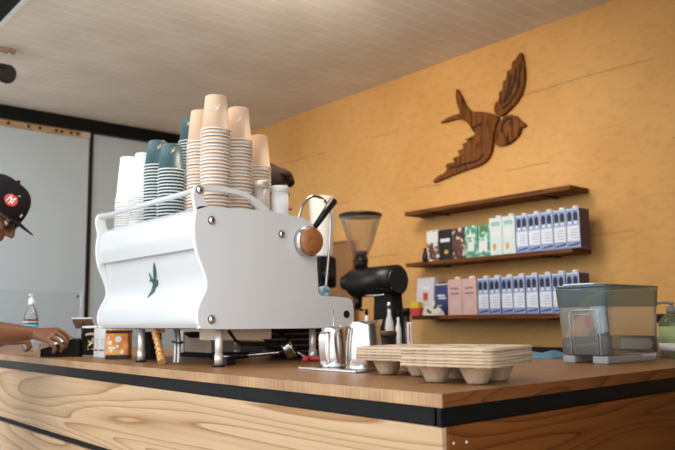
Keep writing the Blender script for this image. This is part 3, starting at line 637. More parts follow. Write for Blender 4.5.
# ------------------------------------------------------------------ cup carrier trays (moulded pulp, two stacks)
def tray_mesh():
    N = 56; S = 0.212; b = bmesh.new(); g = []
    def hgt(x, y):
        z = 0.0
        for sx in (-1, 1):
            for sy in (-1, 1):
                dx, dy = x - sx * 0.047, y - sy * 0.047
                r = (abs(dx) ** 2.6 + abs(dy) ** 2.6) ** (1 / 2.6)
                z = min(z, -0.040 * max(0, min(1, (0.0375 - r) / 0.0185)))
        r = math.hypot(x, y); z = min(z, -0.014 * max(0, min(1, (0.018 - r) / 0.012)))
        return z
    rad = 0.024; hs = S / 2
    for i in range(N + 1):
        row = []
        for j in range(N + 1):
            x = -hs + S * i / N; y = -hs + S * j / N
            ex, ey = abs(x) - (hs - rad), abs(y) - (hs - rad)          # pull the corner squares in to rounded corners
            if ex > 0 and ey > 0:
                m = max(ex, ey); L = math.hypot(ex, ey); k = m / L
                x = math.copysign(hs - rad + ex * k, x); y = math.copysign(hs - rad + ey * k, y)
            row.append(b.verts.new((x, y, hgt(x, y))))
        g.append(row)
    for i in range(N):
        for j in range(N): b.faces.new((g[i][j], g[i + 1][j], g[i + 1][j + 1], g[i][j + 1]))
    be = [e for e in b.edges if e.is_boundary]
    r = bmesh.ops.extrude_edge_only(b, edges=be)
    for v in r['geom']:
        if isinstance(v, bmesh.types.BMVert):
            v.co = V((v.co.x * 1.012, v.co.y * 1.012, -0.0052 + random.uniform(-.0006, .0006)))
    for f in b.faces: f.smooth = True
    bmesh.ops.recalc_face_normals(b, faces=b.faces)
    me = bpy.data.meshes.new('cup_carrier'); b.to_mesh(me); b.free(); me.materials.append(M['pulp'])
    o = bpy.data.objects.new('cup_carrier', me)
    o.modifiers.new('thickness', 'SOLIDIFY').thickness = 0.0012; o.modifiers['thickness'].offset = 1
    return o
TR = tray_mesh(); first = True
def tray_stack(cx, cy, rz, n, names, group, pitch=0.0063):
    global first
    for i in range(n):
        if first: o = TR; first = False
        else: o = TR.copy()
        C.objects.link(o)
        o.location = (cx + random.uniform(-.0018, .0018), cy + random.uniform(-.0018, .0018), ZT + 0.0412 + i * pitch); o.rotation_euler = (0, 0, rz + random.uniform(-.014, .014))
        tag(o, names[0] if i == 0 else names[2] if i == n - 1 else names[1], 'cup carrier', group)
a1 = math.radians(12.0)
def tray_centre(corner, a):       # the +y front corner of the tray square, rotated by a
    return V(corner) + Matrix.Rotation(a, 2) @ V((0.106, -0.106))
c1 = tray_centre((0.108, 0.214), a1)
tray_stack(c1.x, c1.y, a1, 6, ('lowest pulp cup carrier of the front stack, its wells on the worktop', 'pulp cup carrier between top and bottom of the front stack', 'topmost pulp cup carrier of the front stack near the counter corner'), 'cup carriers in the front stack')
a2 = math.radians(8.0)
c2 = tray_centre((0.196, 0.452), a2)
tray_stack(c2.x, c2.y, a2, 5, ('lowest pulp cup carrier of the stack by the milk jugs', 'pulp cup carrier between top and bottom of the stack by the milk jugs', 'topmost pulp cup carrier of the stack by the milk jugs'), 'cup carriers in the stack by the jugs')

# ------------------------------------------------------------------ milk jugs on a steel mat
b = MB().box(0.238, 0.395, 0.49, 0.725, ZT + 0.0004, ZT + 0.0045, 0, 0.0015)
b.box(0.239, 0.243, 0.491, 0.724, ZT + 0.0045, ZT + 0.007).box(0.39, 0.394, 0.491, 0.724, ZT + 0.0045, ZT + 0.007)
tag(b.build('steel_mat', 'steel', None, (0.31, 0.6, ZT)), 'thin steel mat under the milk jugs beside the machine', 'mat')
def jug(x, y, r, h, ang, label):
    t = thing('milk_jug', label, 'jug', (x, y, ZT + 0.005), ang, 'steel milk jugs')
    b = MB(); seg = 40
    prof = [(0, 0.0), (r * 0.96, 0.0), (r, 0.004), (r * 1.01, h * 0.25), (r * 0.97, h * 0.55), (r * 0.86, h * 0.85), (r * 0.88, h), (r * 0.88 - 0.0012, h), (r * 0.85, h * 0.85), (r * 0.95, h * 0.5), (r * 0.97, 0.006), (0, 0.005)]
    b.lathe(prof, None, seg)
    for v in b.bm.verts:                                # spout
        if v.co.z > h * 0.72:
            a = math.atan2(v.co.y, v.co.x); k = max(0, math.cos(a)) ** 8 * ((v.co.z - h * 0.72) / (h * 0.28))
            v.co.x += 0.012 * k; v.co.z += 0.004 * k * (v.co.z > h * 0.95)
    b.build('body', 'steel', t, world=False)
    hp = catmull([V((-r * 0.86, 0, h * 0.86)), V((-r * 1.2, 0, h * 0.88)), V((-r * 1.62, 0, h * 0.78)), V((-r * 1.62, 0, h * 0.45)), V((-r * 1.45, 0, h * 0.12)), V((-r * 1.2, 0, h * 0.10))], 5)
    hb = MB(); bb = bmesh.new(); pr = None
    for p_, q_ in zip(hp[:-1], hp[1:]):
        d = (q_ - p_); nrm = V((-d.z, 0, d.x)).normalized() * 0.0014
        vs = [bb.verts.new(P + s * nrm + V((0, yy, 0))) for P in (p_, q_) for s in (-1, 1) for yy in (-0.009, 0.009)]
        bmesh.ops.convex_hull(bb, input=vs)
    hb.add(bb); hb.build('handle', 'steel', t, world=False)
jug(0.322, 0.672, 0.0385, 0.108, math.radians(20), 'smaller steel milk jug next to the machine leg')
jug(0.318, 0.545, 0.0475, 0.123, math.radians(-20), 'larger steel milk jug beside the stacked cup carriers')
bpy.data.objects  # (handles face the room side)

# thermometer beside the jugs
p = at_z(333, 366, ZT + 0.0)
th = thing('milk_thermometer', 'thin steel milk thermometer standing by the smaller jug', 'thermometer', (0.245, 0.735, ZT))
MB().cyl((0.40, 0.765, ZT + 0.02), (0.402, 0.768, ZT + 0.165), 0.0018, seg=10).build('probe', 'steel', th)
MB().box(0.375, 0.42, 0.752, 0.785, ZT + 0.0005, ZT + 0.02, 0, 0.003).build('clip', 'chrome', th)

# ------------------------------------------------------------------ things under and behind the machine
t = thing('portafilter', 'chrome portafilter with black handle lying under the machine', 'portafilter', (0.46, 1.08, ZT))
Mt = Matrix.Translation((0.47, 1.085, ZT + 0.036)) @ Matrix.Rotation(math.radians(62), 4, V((0.5, 0.6, 0.0)).normalized())
MB().lathe([(0, -0.012), (0.024, -0.012), (0.030, -0.006), (0.032, 0.012), (0.035, 0.014), (0.035, 0.018), (0.029, 0.018), (0.027, 0.0), (0, -0.004)], Mt, 32).build('basket', 'chrome', t)
MB().tube([(0.455, 1.11, ZT + 0.028), (0.42, 1.17, ZT + 0.022), (0.395, 1.215, ZT + 0.018)], 0.007, 10).build('neck', 'chrome', t)
MB().tube([(0.398, 1.21, ZT + 0.018), (0.37, 1.26, ZT + 0.016), (0.33, 1.32, ZT + 0.0145)], lambda k: 0.0105 + 0.003 * k, 12).build('handle', 'black', t)
MB().tube([(0.49, 1.06, ZT + 0.03), (0.505, 1.03, ZT + 0.014), (0.50, 1.005, ZT + 0.008)], 0.007, 10).build('spout', 'chrome', t)
t = thing('brew_accessory', 'small black square tamper base beside the front machine leg', 'tamper', (0.24, 1.03, ZT))
MB().box(0.20, 0.235, 1.03, 1.075, ZT + 0.0005, ZT + 0.022, 0, 0.003).build('base', 'black', t)
MB().cyl((0.217, 1.052, ZT + 0.022), (0.217, 1.052, ZT + 0.03), 0.013, bevel=0.002).build('stem', 'steel', t)
kb = thing('knock_box', 'beige and white casing on black feet under the machine', 'box', (0.45, 1.62, ZT))
MB().box(0.402, 0.52, 1.46, 1.72, ZT + 0.018, ZT + 0.094, 0, 0.003).build('casing', 'boxbeige', kb)
MB().box(0.396, 0.4015, 1.655, 1.722, ZT + 0.016, ZT + 0.096, 0, 0.001).build('end_cap', 'boxwhite', kb)
MB().box(0.40, 0.52, 1.46, 1.72, ZT + 0.0005, ZT + 0.0175, 0).build('plinth', 'blackmatte', kb)
for i in range(5):
    z = ZT + 0.0005 + i * 0.0200
    b = MB().lathe([(0, 0.0), (0.055, 0.0), (0.078, 0.004), (0.098, 0.014), (0.107, 0.0235, 1), (0.1125, 0.0255, 1), (0.1125, 0.0290, 1), (0.107, 0.0285), (0.097, 0.018), (0.077, 0.0075), (0.05, 0.004), (0, 0.004)], None, 44)
    o = b.build('dark_plate', ['plate', 'platerim']); o.location = (0.607, 1.235, z)
    tag(o, 'topmost dark stoneware plate of the stack behind the machine' if i == 4 else 'lowest dark plate of the stack behind the machine' if i == 0 else 'dark stoneware plate in the middle of the stack behind the machine', 'plate', 'dark plates stacked behind the machine')
# red capped tip next to leg
b = MB().tube([(0.445, 0.96, ZT + 0.011), (0.47, 0.975, ZT + 0.011), (0.50, 0.955, ZT + 0.0105)], lambda k: 0.010 - 0.003 * k, 12)
tag(b.build('red_clip', 'red', None, (0.47, 0.965, ZT)), 'small red plastic clip lying by the rear machine leg', 'clip')
def rag(name, mat, cx, cy, z0, w, d, h, seed, label, cat='cloth', rz=0.0):
    rnd = random.Random(seed); b = bmesh.new(); N = 26; g = []
    ph = [rnd.uniform(0, 6) for _ in range(6)]
    for i in range(N + 1):
        row = []
        for j in range(N + 1):
            u = i / N * 2 - 1; v = j / N * 2 - 1
            e = max(0, 1 - abs(u) ** 3) * max(0, 1 - abs(v) ** 3)
            z = h * (e ** 0.5) * (0.62 + 0.2 * math.sin(4 * u + ph[0] + 2 * v) + 0.18 * math.sin(5.5 * v + ph[1] - 1.5 * u))
            row.append(b.verts.new((u * w / 2 * (1 + 0.08 * math.sin(3 * v + ph[2])), v * d / 2 * (1 + 0.1 * math.sin(3 * u + ph[3])), max(0.0006, z))))
        g.append(row)
    for i in range(N):
        for j in range(N): b.faces.new((g[i][j], g[i + 1][j], g[i + 1][j + 1], g[i][j + 1]))
    r = bmesh.ops.extrude_face_region(b, geom=b.faces[:])
    for v in r['geom']:
        if isinstance(v, bmesh.types.BMVert): v.co.z = max(0.0, v.co.z - 0.004) if False else 0.0
    bmesh.ops.recalc_face_normals(b, faces=b.faces)
    o = MB().add(b, 0, True).build(name, mat); o.location = (cx, cy, z0); o.rotation_euler = (0, 0, rz)
    return tag(o, label, cat)
rag('wiping_cloth', 'cloth', 1.14, 0.545, ZT + 0.0005, 0.17, 0.14, 0.022, 3, 'crumpled blue cloth lying on the worktop left of the water dispenser')

# ------------------------------------------------------------------ items by the till, left end of the counter
t = thing('takeaway_cup', 'black takeaway cup with white rims, left of the white cartons', 'cup', (0.165, 1.985, ZT + 0.0005))
b = MB().lathe([(0, 0.004), (0.026, 0.004), (0.027, 0.0, 1), (0.028, 0.006, 0), (0.0285, 0.0065, 0), (0.031, 0.112, 1), (0.0330, 0.114, 1), (0.0330, 0.119, 1), (0.0305, 0.120, 0), (0.0275, 0.02, 0), (0, 0.02, 0)], None, 32)
b.build('body', ['black', 'whitecup'], t, world=False)
a0 = math.atan2(CAMC.y - 1.985, CAMC.x - 0.165)
b = MB()
def wrapc(u, v, w):
    zz = 0.058 + v * 0.038; rad = 0.0286 + 0.0025 * (zz - 0.006) / 0.09 + w
    return (rad * math.cos(a0 + u * 0.034 / rad), rad * math.sin(a0 + u * 0.034 / rad), zz)
for p in BIRD: b.prism(p, wrapc, 0.0, 0.001)
for k in range(9):                                     # arched row of print strokes over the bird
    a = -0.52 + k * 0.13
    b.prism([(a - .045, .62 + .10 * math.cos(a * 3)), (a + .045, .62 + .10 * math.cos(a * 3)), (a + .045, .85 + .10 * math.cos(a * 3)), (a - .045, .85 + .10 * math.cos(a * 3))], wrapc, 0.0, 0.001)
b.prism([(-.3, -.78), (.3, -.78), (.3, -.66), (-.3, -.66)], wrapc, 0.0, 0.001)
b.build('printed_badge', 'goldmark', t, world=False)
MB().box(-0.0, 0.02, 0.018, 0.034, 0.012, 0.042, 0, 0.002).build('paper_tag', 'whitecup', t, world=False) if False else None
for k, (y, ink) in enumerate(((1.926, 'red'), (1.874, 'blueink'))):
    t = thing('slim_carton', 'slim white carton with a red stripe by the black cup' if k == 0 else 'slim white carton with a blue stripe, against the orange tea box', 'carton', (0.19, y, ZT + 0.0005))
    b = MB().box(-0.025, 0.025, -0.0245, 0.0245, 0, 0.109, 0, 0.0012)
    b.box(-0.0256, -0.0252, -0.020, 0.020, 0.024, 0.030, 1); b.box(-0.0256, -0.0252, -0.020, 0.010, 0.066, 0.069, 2)
    for q in range(5): b.box(-0.0256, -0.0252, -0.018, -0.012 + 0.005 * ((q * 3) % 5), 0.038 + 0.005 * q, 0.0395 + 0.005 * q, 2)
    b.build('box', ['paper', ink, 'grey'], t, world=False)
    MB().box(-0.024, 0.024, -0.0235, 0.0235, 0.1091, 0.1115, 0, 0.0006).build('flap', 'paper', t, world=False)
t = thing('tea_box', 'narrow red and yellow tea box behind the orange pouch', 'box', (0.20, 1.814, ZT + 0.0005))
b = MB().box(-0.03, 0.03, -0.026, 0.026, 0, 0.106, 0, 0.001)
b.box(-0.0306, -0.0302, 0.006, 0.026, 0.0, 0.106, 1)
for q, (yy, zz, r) in enumerate(((-0.008, 0.085, 0.009), (-0.012, 0.05, 0.007), (0.0, 0.03, 0.006))): b.cyl((-0.0302, yy, zz), (-0.0308, yy, zz), r, m=2)
b.build('body', ['amber', 'red', 'paper'], t, world=False)
t = thing('coffee_pouch', 'orange patterned pouch with black top and base beside the machine', 'pouch', (0.165, 1.715, ZT + 0.0005), math.radians(52))
b = MB().box(-0.03, 0.03, -0.041, 0.041, 0.014, 0.093, 0, 0.003)
for (yy, zz, r, mm) in ((-0.005, 0.072, 0.012, 1), (0.025, 0.060, 0.008, 1), (-0.018, 0.026, 0.008, 1), (0.02, 0.030, 0.006, 1), (-0.002, 0.046, 0.006, 2), (0.03, 0.078, 0.004, 2)):
    b.cyl((-0.0298, yy, zz), (-0.0308, yy, zz), r, m=mm, seg=16)
b.box(-0.0308, -0.0298, 0.006, 0.030, 0.036, 0.044, 1)
b.build('body', ['orange', 'paper', 'paleblue'], t, world=False)
MB().box(-0.0305, 0.0305, -0.0415, 0.0415, 0, 0.0138, 0, 0.001).build('base_band', 'black', t, world=False)
MB().box(-0.0305, 0.0305, -0.0415, 0.0415, 0.0932, 0.103, 0, 0.001).build('top_band', 'black', t, world=False)
tag(MB().lathe([(0, 0), (0.036, 0), (0.038, 0.002), (0.038, 0.092), (0.034, 0.097), (0, 0.098)], None, 28).build('black_tin', 'blackmatte', None), 'black cylindrical tin under the far end of the machine', 'tin')
bpy.data.objects['black_tin'].location = (0.235, 1.60, ZT + 0.0005)

# payment terminal, steel bowl, propped tablet
t = thing('payment_terminal', 'black payment terminal under the hand of the man in the cap', 'payment terminal', (0.11, 2.10, ZT + 0.0005), math.radians(-52))
b = MB().prism([(-0.085, 0.0), (0.085, 0.0), (0.085, 0.062), (0.060, 0.070), (-0.085, 0.030)], lambda u, v, w: (u, w, v), -0.042, 0.042, bevel=0.003)
b.build('casing', 'blackmatte', t, world=False)
th_ = math.atan2(0.040, 0.145)
b = MB().box(-0.03, 0.03, -0.034, 0.034, 0.0, 0.0015, 0)
o = b.build('display', 'screen', t, world=False); o.location = (0.026, 0, 0.0615); o.rotation_euler = (0, -th_, 0)
for i in range(4):
    for j in range(3):
        o = MB().box(-0.006, 0.006, -0.008, 0.008, 0, 0.002, 0, 0.0008).build('key', 'grey', t, world=False)
        u = -0.070 + i * 0.016; o.location = (u, -0.023 + j * 0.023, 0.0345 + (u + 0.085 - 0.012) * 0.276); o.rotation_euler = (0, -th_, 0)
bp_ = at_z(66, 348.5, ZT)
b = MB().lathe([(0.062, 0.0), (0.064, 0.003), (0.058, 0.030), (0.042, 0.056), (0.018, 0.068), (0.0, 0.070), (0.0, 0.068), (0.040, 0.054), (0.056, 0.030), (0.0605, 0.0), (0.062, 0.0)], Matrix.Translation((bp_.x, bp_.y, ZT + 0.0005)), 36)
tag(b.build('steel_bowl', 'steel', None, (bp_.x, bp_.y, ZT)), 'upturned round steel bowl behind the payment terminal', 'bowl')
tp = at_d(84, 326, 3.05)
t = thing('tablet_stand', 'white tablet tilted on a short stand behind the black takeaway cup', 'tablet', (tp.x, tp.y, ZT + 0.0005), math.radians(-40))
o = MB().box(-0.043, 0.043, -0.034, 0.034, -0.003, 0.003, 0, 0.002).build('tablet', 'boxwhite', t, world=False); o.location = (0.0, 0, tp.z - ZT + 0.012); o.rotation_euler = (math.radians(-38), 0, 0)
o2 = MB().box(-0.041, 0.041, -0.032, 0.032, -0.0045, -0.0031, 0).build('rear_shell', 'tabletback', o, world=False)
b = MB().cyl((0.0, 0, 0.006), (0.0, 0, tp.z - ZT + 0.006), 0.010).cyl((0, 0, 0), (0, 0, 0.006), 0.045, bevel=0.001); b.build('stand', 'steelblack', t, world=False)

# acrylic screen with two feet
YS = 2.95
t = thing('acrylic_screen', 'clear acrylic counter screen behind the hand sanitiser', 'screen', (0.15, YS, ZT))
MB().box(-0.10, 0.492, YS - 0.0025, YS + 0.0025, ZT + 0.006, 1.347).build('sheet', 'acrylic', t)
b = MB().box(0.4925, 0.497, YS - 0.003, YS + 0.003, ZT + 0.006, 1.349).box(-0.10, 0.4922, YS - 0.003, YS + 0.003, 1.3472, 1.3495); b.build('polished_edge', 'acrylicedge', t)
for x in (0.02, 0.40): MB().box(x - 0.012, x + 0.012, YS - 0.07, YS + 0.07, ZT + 0.0004, ZT + 0.006, 0, 0.001).build('foot', 'acrylicedge', t)
MB().cyl((0.475, YS - 0.0025, 1.322), (0.475, YS - 0.008, 1.322), 0.006).build('fixing', 'steelblack', t)

# sanitiser pump bottle
def pump_bottle(name, label, x, y, z, r, h, mats, rz, flat=1.0):
    t = thing(name, label, 'bottle', (x, y, z), rz)
    MB().lathe([(0, 0), (r * 0.92, 0), (r, 0.006), (r, h * 0.66), (r * 0.95, h * 0.74), (r * 0.66, h * 0.85), (r * 0.38, h * 0.91), (r * 0.36, h * 0.95), (0, h * 0.95)], None, 32, sy=flat).build('bottle_body', mats[0], t, world=False)
    MB().cyl((0, 0, h * 0.93), (0, 0, h * 1.02), r * 0.42, r * 0.40, bevel=0.002).lathe([(r * 0.40, h * 1.02), (r * 0.3, h * 1.06), (r * 0.12, h * 1.08), (r * 0.12, h * 1.12), (0, h * 1.12)], None, 20).build('collar', mats[1], t, world=False)
    MB().cyl((0, 0, h * 1.10), (0, 0, h * 1.155), r * 0.14, r * 0.22).tube([(0, 0, h * 1.14), (r * 0.7, 0, h * 1.15), (r * 1.1, 0, h * 1.12)], r * 0.11, 10).build('pump_head', mats[1], t, world=False)
    return t
sx_, sy_ = at_y(31, 320, 2.80).x, 2.80
t = pump_bottle('sanitiser_bottle', 'clear pump bottle with red and blue label before the acrylic screen', sx_, sy_, ZT + 0.0005, 0.034, 0.238, ('bottleclear', 'whitecup'), math.radians(-125))
MB().lathe([(0.0345, 0.098), (0.0348, 0.098), (0.0348, 0.130), (0.0345, 0.130)], None, 32).build('label', 'cyan', t, world=False)
MB().lathe([(0.0345, 0.1305), (0.0348, 0.1305), (0.0348, 0.155), (0.0345, 0.155)], None, 32).build('label', 'darkred', t, world=False)
MB().lathe([(0.0352, 0.138), (0.0353, 0.138), (0.0353, 0.143), (0.0352, 0.143)], None, 32).build('label_stripe', 'whitecup', t, world=False)

# ------------------------------------------------------------------ water dispenser
wx0, wx1, wy0, wy1 = 0.900, 1.196, 0.186, 0.338
wd_ = thing('water_dispenser', 'clear water dispenser tank with smoky lid at the counter end', 'water dispenser', (1.05, 0.262, ZT + 0.0005))
def rbox(x0, x1, y0, y1, r, n=6):
    pts = []
    for cx, cy, a in ((x1 - r, y1 - r, 0), (x0 + r, y1 - r, PI / 2), (x0 + r, y0 + r, PI), (x1 - r, y0 + r, 1.5 * PI)):
        for k in range(n + 1): pts.append((cx + r * math.cos(a + k * PI / 2 / n), cy + r * math.sin(a + k * PI / 2 / n)))
    return pts
def loft(levels, cap0=True, cap1=True):
    """levels: list of (outline points, z)"""
    b = bmesh.new(); rings = [[b.verts.new((x, y, z)) for x, y in pts] for pts, z in levels]; n = len(rings[0])
    for A, B in zip(rings[:-1], rings[1:]):
        for k in range(n): b.faces.new((A[k], A[(k + 1) % n], B[(k + 1) % n], B[k]))
    if cap0: b.faces.new(rings[0][::-1])
    if cap1: b.faces.new(rings[-1])
    bmesh.ops.recalc_face_normals(b, faces=b.faces); return b
def ins(d, e=0.022): return rbox(wx0 + d, wx1 - d, wy0 + d, wy1 - d, e)
zb = ZT + 0.0005
MB().add(loft([(ins(0.006), zb + 0.022), (ins(0.0), zb + 0.026), (ins(-0.004), zb + 0.158)], True, False), 0, True).build('tank', 'tank', wd_)
MB().add(loft([(ins(0.0095), zb + 0.028), (ins(0.0045), zb + 0.030), (ins(0.0035), zb + 0.072)]), 0, True).build('water', 'water', wd_)
MB().add(loft([(ins(-0.0045), zb + 0.1585), (ins(-0.006), zb + 0.162), (ins(-0.009), zb + 0.212)], False, False), 0, True).build('reservoir', 'tanktop', wd_)
MB().add(loft([(ins(-0.010), zb + 0.2135), (ins(-0.011), zb + 0.216), (ins(-0.010), zb + 0.2205), (ins(-0.005), zb + 0.2215)]), 0, True).build('lid', 'tanktop', wd_)
MB().box(wx0 + 0.01, wx0 + 0.07, 0.225, 0.325, zb + 0.2217, zb + 0.2265, 0, 0.002).build('refill_flap', 'paleblue', wd_)
for y0, y1, x0 in ((0.292, 0.332, wx0 + 0.002), (wy0 + 0.004, 0.238, wx0 + 0.002)):
    MB().box(x0, wx1 - 0.01, y0, y1, zb, zb + 0.0215, 0, 0.004).build('foot_rail', 'tankrib', wd_)
b = MB()
fr_ = [(wx0 - 0.003, 0.298, zb + 0.024), (wx0 - 0.005, 0.298, zb + 0.140), (wx0 - 0.005, 0.290, zb + 0.150), (wx0 - 0.005, 0.214, zb + 0.150), (wx0 - 0.005, 0.206, zb + 0.140), (wx0 - 0.003, 0.206, zb + 0.024)]
b.tube(fr_, 0.0028, 8, 0, False).tube([(wx0 - 0.003, 0.288, zb + 0.03), (wx0 - 0.005, 0.288, zb + 0.138), (wx0 - 0.005, 0.216, zb + 0.138), (wx0 - 0.003, 0.216, zb + 0.03)], 0.0015, 6, 0, False)
b.build('spigot_recess', 'tankrib', wd_)
MB().tube([(wx0 + 0.05, 0.24, zb + 0.16), (wx0 + 0.05, 0.235, zb + 0.12), (wx0 + 0.055, 0.23, zb + 0.085)], lambda k: 0.022 - 0.006 * k, 16).build('filter_cartridge', 'paleblue', wd_)
MB().box(wx0 + 0.028, wx0 + 0.0285, 0.25, 0.27, zb + 0.10, zb + 0.13, 0).build('filter_tag', 'red', wd_)

# soap bottle at frame edge
t = pump_bottle('soap_bottle', 'green soap pump bottle with lime label right of the dispenser', 1.335, 0.207, ZT + 0.0005, 0.043, 0.150, ('soap', 'grey'), math.radians(130))
b = MB().lathe([(0.0436, 0.030), (0.0440, 0.030), (0.0440, 0.098), (0.0436, 0.098)], None, 32); b.build('label', 'soaplabel', t, world=False)
MB().lathe([(0.0443, 0.022), (0.0445, 0.022), (0.0445, 0.046), (0.0443, 0.046)], None, 32).build('label_panel', 'boxwhite', t, world=False)
t = thing('paper_stack', 'white paper pad standing between dispenser and soap bottle', 'paper pad', (1.40, 0.33, ZT + 0.0005))
MB().box(1.36, 1.44, 0.28, 0.40, ZT + 0.0005, ZT + 0.062, 0, 0.001).build('sheets', 'paper', t)
MB().box(1.355, 1.445, 0.275, 0.405, ZT + 0.0622, ZT + 0.064, 0, 0.0005).build('cover', 'paper', t)
t = thing('wall_socket', 'black socket box on the ochre wall right of the dispenser', 'socket', (XW, 0.70, 1.17))
MB().box(2.26, XW - 0.001, 0.62, 0.725, 1.150, 1.190, 0, 0.003).build('housing', 'black', t)
for y in (0.647, 0.698): MB().cyl((2.26, y, 1.17), (2.257, y, 1.17), 0.012).build('outlet', 'blackmatte', t)

# ------------------------------------------------------------------ groceries on the shelves
def carton(y, z, w, h, mats, label, group, kind):
    """drink carton standing with its front at x = 2.136; drawn face: print slabs a hair proud of the board"""
    x0 = 2.136; d = 0.09
    t = thing('milk_carton' if kind != 'plain' else 'long_life_carton', label, 'carton', (x0 + d / 2, y, z), 0, group)
    b = MB().box(-d / 2, d / 2, -w / 2, w / 2, 0, h, 0, 0.0012)
    F = -d / 2
    if kind == 'drops':
        b.box(-d / 2 + 0.002, d / 2 - 0.001, -w / 2 - 0.0006, -w / 2, 0.002, h - 0.002, 3)
        b.box(F - 0.0006, F, -w * 0.44, w * 0.46, h * 0.17, h * 0.56, 1)                     # pale picture panel
        for s in (-1, 1):
            cy = s * w * 0.23; zc = h * 0.76
            drop = [(cy + 0.0125 * math.cos(a), zc + 0.010 + 0.020 * math.sin(a)) for a in [k * PI / 8 for k in range(9)]] + [(cy - 0.0110, zc - 0.016), (cy + 0.0110, zc - 0.016)]
            b.prism(drop, lambda u, v, w_: (w_, u, v), F - 0.0002, F - 0.0012, 2)
            b.box(F - 0.0010, F, cy - 0.0085, cy + 0.0085, zc - 0.032, zc - 0.017, 4)
        for k in range(4): b.box(F - 0.0010, F - 0.0004, -w * 0.36, w * (0.10 + 0.07 * ((k * 2) % 3)), h * (0.24 + k * 0.07), h * (0.255 + k * 0.07), 0)
        b.prism([(-w * 0.46, h * 0.13), (-w * 0.46, h * 0.09), (w * 0.40, h * 0.04), (w * 0.40, h * 0.07)], lambda u, v, w_: (w_, u, v), F - 0.0002, F - 0.0010, 2)
        b.box(F - 0.0008, F, -w / 2 + 0.001, -w / 2 + 0.0035, 0.004, h - 0.004, 5)
        b.box(F - 0.0008, F, -w / 2 + 0.001, w / 2 - 0.001, h * 0.965, h * 0.99, 5)
    elif kind == 'script':
        for k, zc in enumerate((0.74, 0.60)):
            pts = [(F - 0.0004, w * (0.30 - 0.6 * i / 12), h * zc + 0.006 * math.sin(i * 2.1 + k)) for i in range(13)]
            b.tube(pts, 0.0015, 6, 2)
        for k in range(6): b.box(F - 0.0006, F, -w * 0.3, w * 0.3, h * (0.18 + k * 0.045), h * (0.188 + k * 0.045), 1)
    elif kind == 'oat':
        for k, zc in enumerate((0.86, 0.80)):
            pts = [(F - 0.0004, w * (0.34 - 0.68 * i / 12), h * zc + 0.005 * math.sin(i * 2.3 + k)) for i in range(13)]
            b.tube(pts, 0.0016, 6, 1)
        b.ball((F + 0.001, w * 0.12, h * 0.22), (0.003, 0.011, 0.020), 2, 14); b.ball((F + 0.001, -w * 0.22, h * 0.17), (0.003, 0.012, 0.012), 3, 14)
        b.box(F - 0.0006, F, -w * 0.32, w * 0.32, h * 0.50, h * 0.66, 3)
    b.build('board', mats, t, world=False)
    MB().box(-0.024, 0.024, -0.019, 0.019, h - 0.0005, h + 0.003, 0, 0.001).cyl((-0.012, 0.0, h + 0.003), (-0.012, 0, h + 0.014), 0.0165, seg=18, bevel=0.0015).build('cap', 'whitecup', t, world=False)
    return t
LIL = ['lilac', 'lilacpale', 'ink', 'purple', 'paper', 'lilacpale']
ords = ['rightmost', 'second from right', 'third from right', 'fourth from right', 'fifth from right', 'sixth from right', 'seventh from right', 'leftmost']
zM, zL = 1.5095, 1.1995
def face_y(px, py=230): return at_x(px, py, 2.136).y
ya, yb = face_y(515.2), face_y(580)
w5 = (ya - yb) / 5
cp = None
for k in range(5):
    y = yb + w5 * (k + 0.5); lb = ('leftmost' if k == 4 else ords[k]) + ' of the five lilac cartons on the middle shelf'
    if cp is None: cp = carton(y, zM, w5 - 0.003, 0.192, LIL, lb, 'lilac cartons on the shelves', 'drops')
    else: dup(cp, (cp.location.x + random.uniform(0, .004), y, zM), lb)
yl0, yl1 = face_y(580, 290), face_y(476.8, 290); w8 = (yl1 - yl0) / 8
for k in range(8):
    y = yl0 + w8 * (k + 0.5); lb = ords[k] + ' of the eight lilac cartons on the lowest shelf'
    dup(cp, (cp.location.x + random.uniform(0, .004), y, zL), lb)
y0_, y1_ = face_y(515), face_y(489); w2 = (y1_ - y0_) / 2
o = carton(y0_ + w2 * 0.5, zM, w2 - 0.003, 0.198, ['oat', 'cyan', 'amber', 'paper'], 'pale mint oat carton next to the lilac cartons, middle shelf', 'pale mint cartons', 'oat')
dup(o, (o.location.x, y0_ + w2 * 1.5, zM), 'pale mint oat carton next to the green packets, middle shelf')
y0_, y1_ = face_y(476.5, 290), face_y(447.5, 290); w2 = (y1_ - y0_) / 2
o = carton(y0_ + w2 * 0.5, zL, w2 - 0.003, 0.196, ['pink', 'paper', 'purple'], 'dusty pink carton next to the lilac cartons, lowest shelf', 'dusty pink cartons', 'script')
dup(o, (o.location.x, y0_ + w2 * 1.5, zL), 'dusty pink carton next to the navy pouch, lowest shelf')
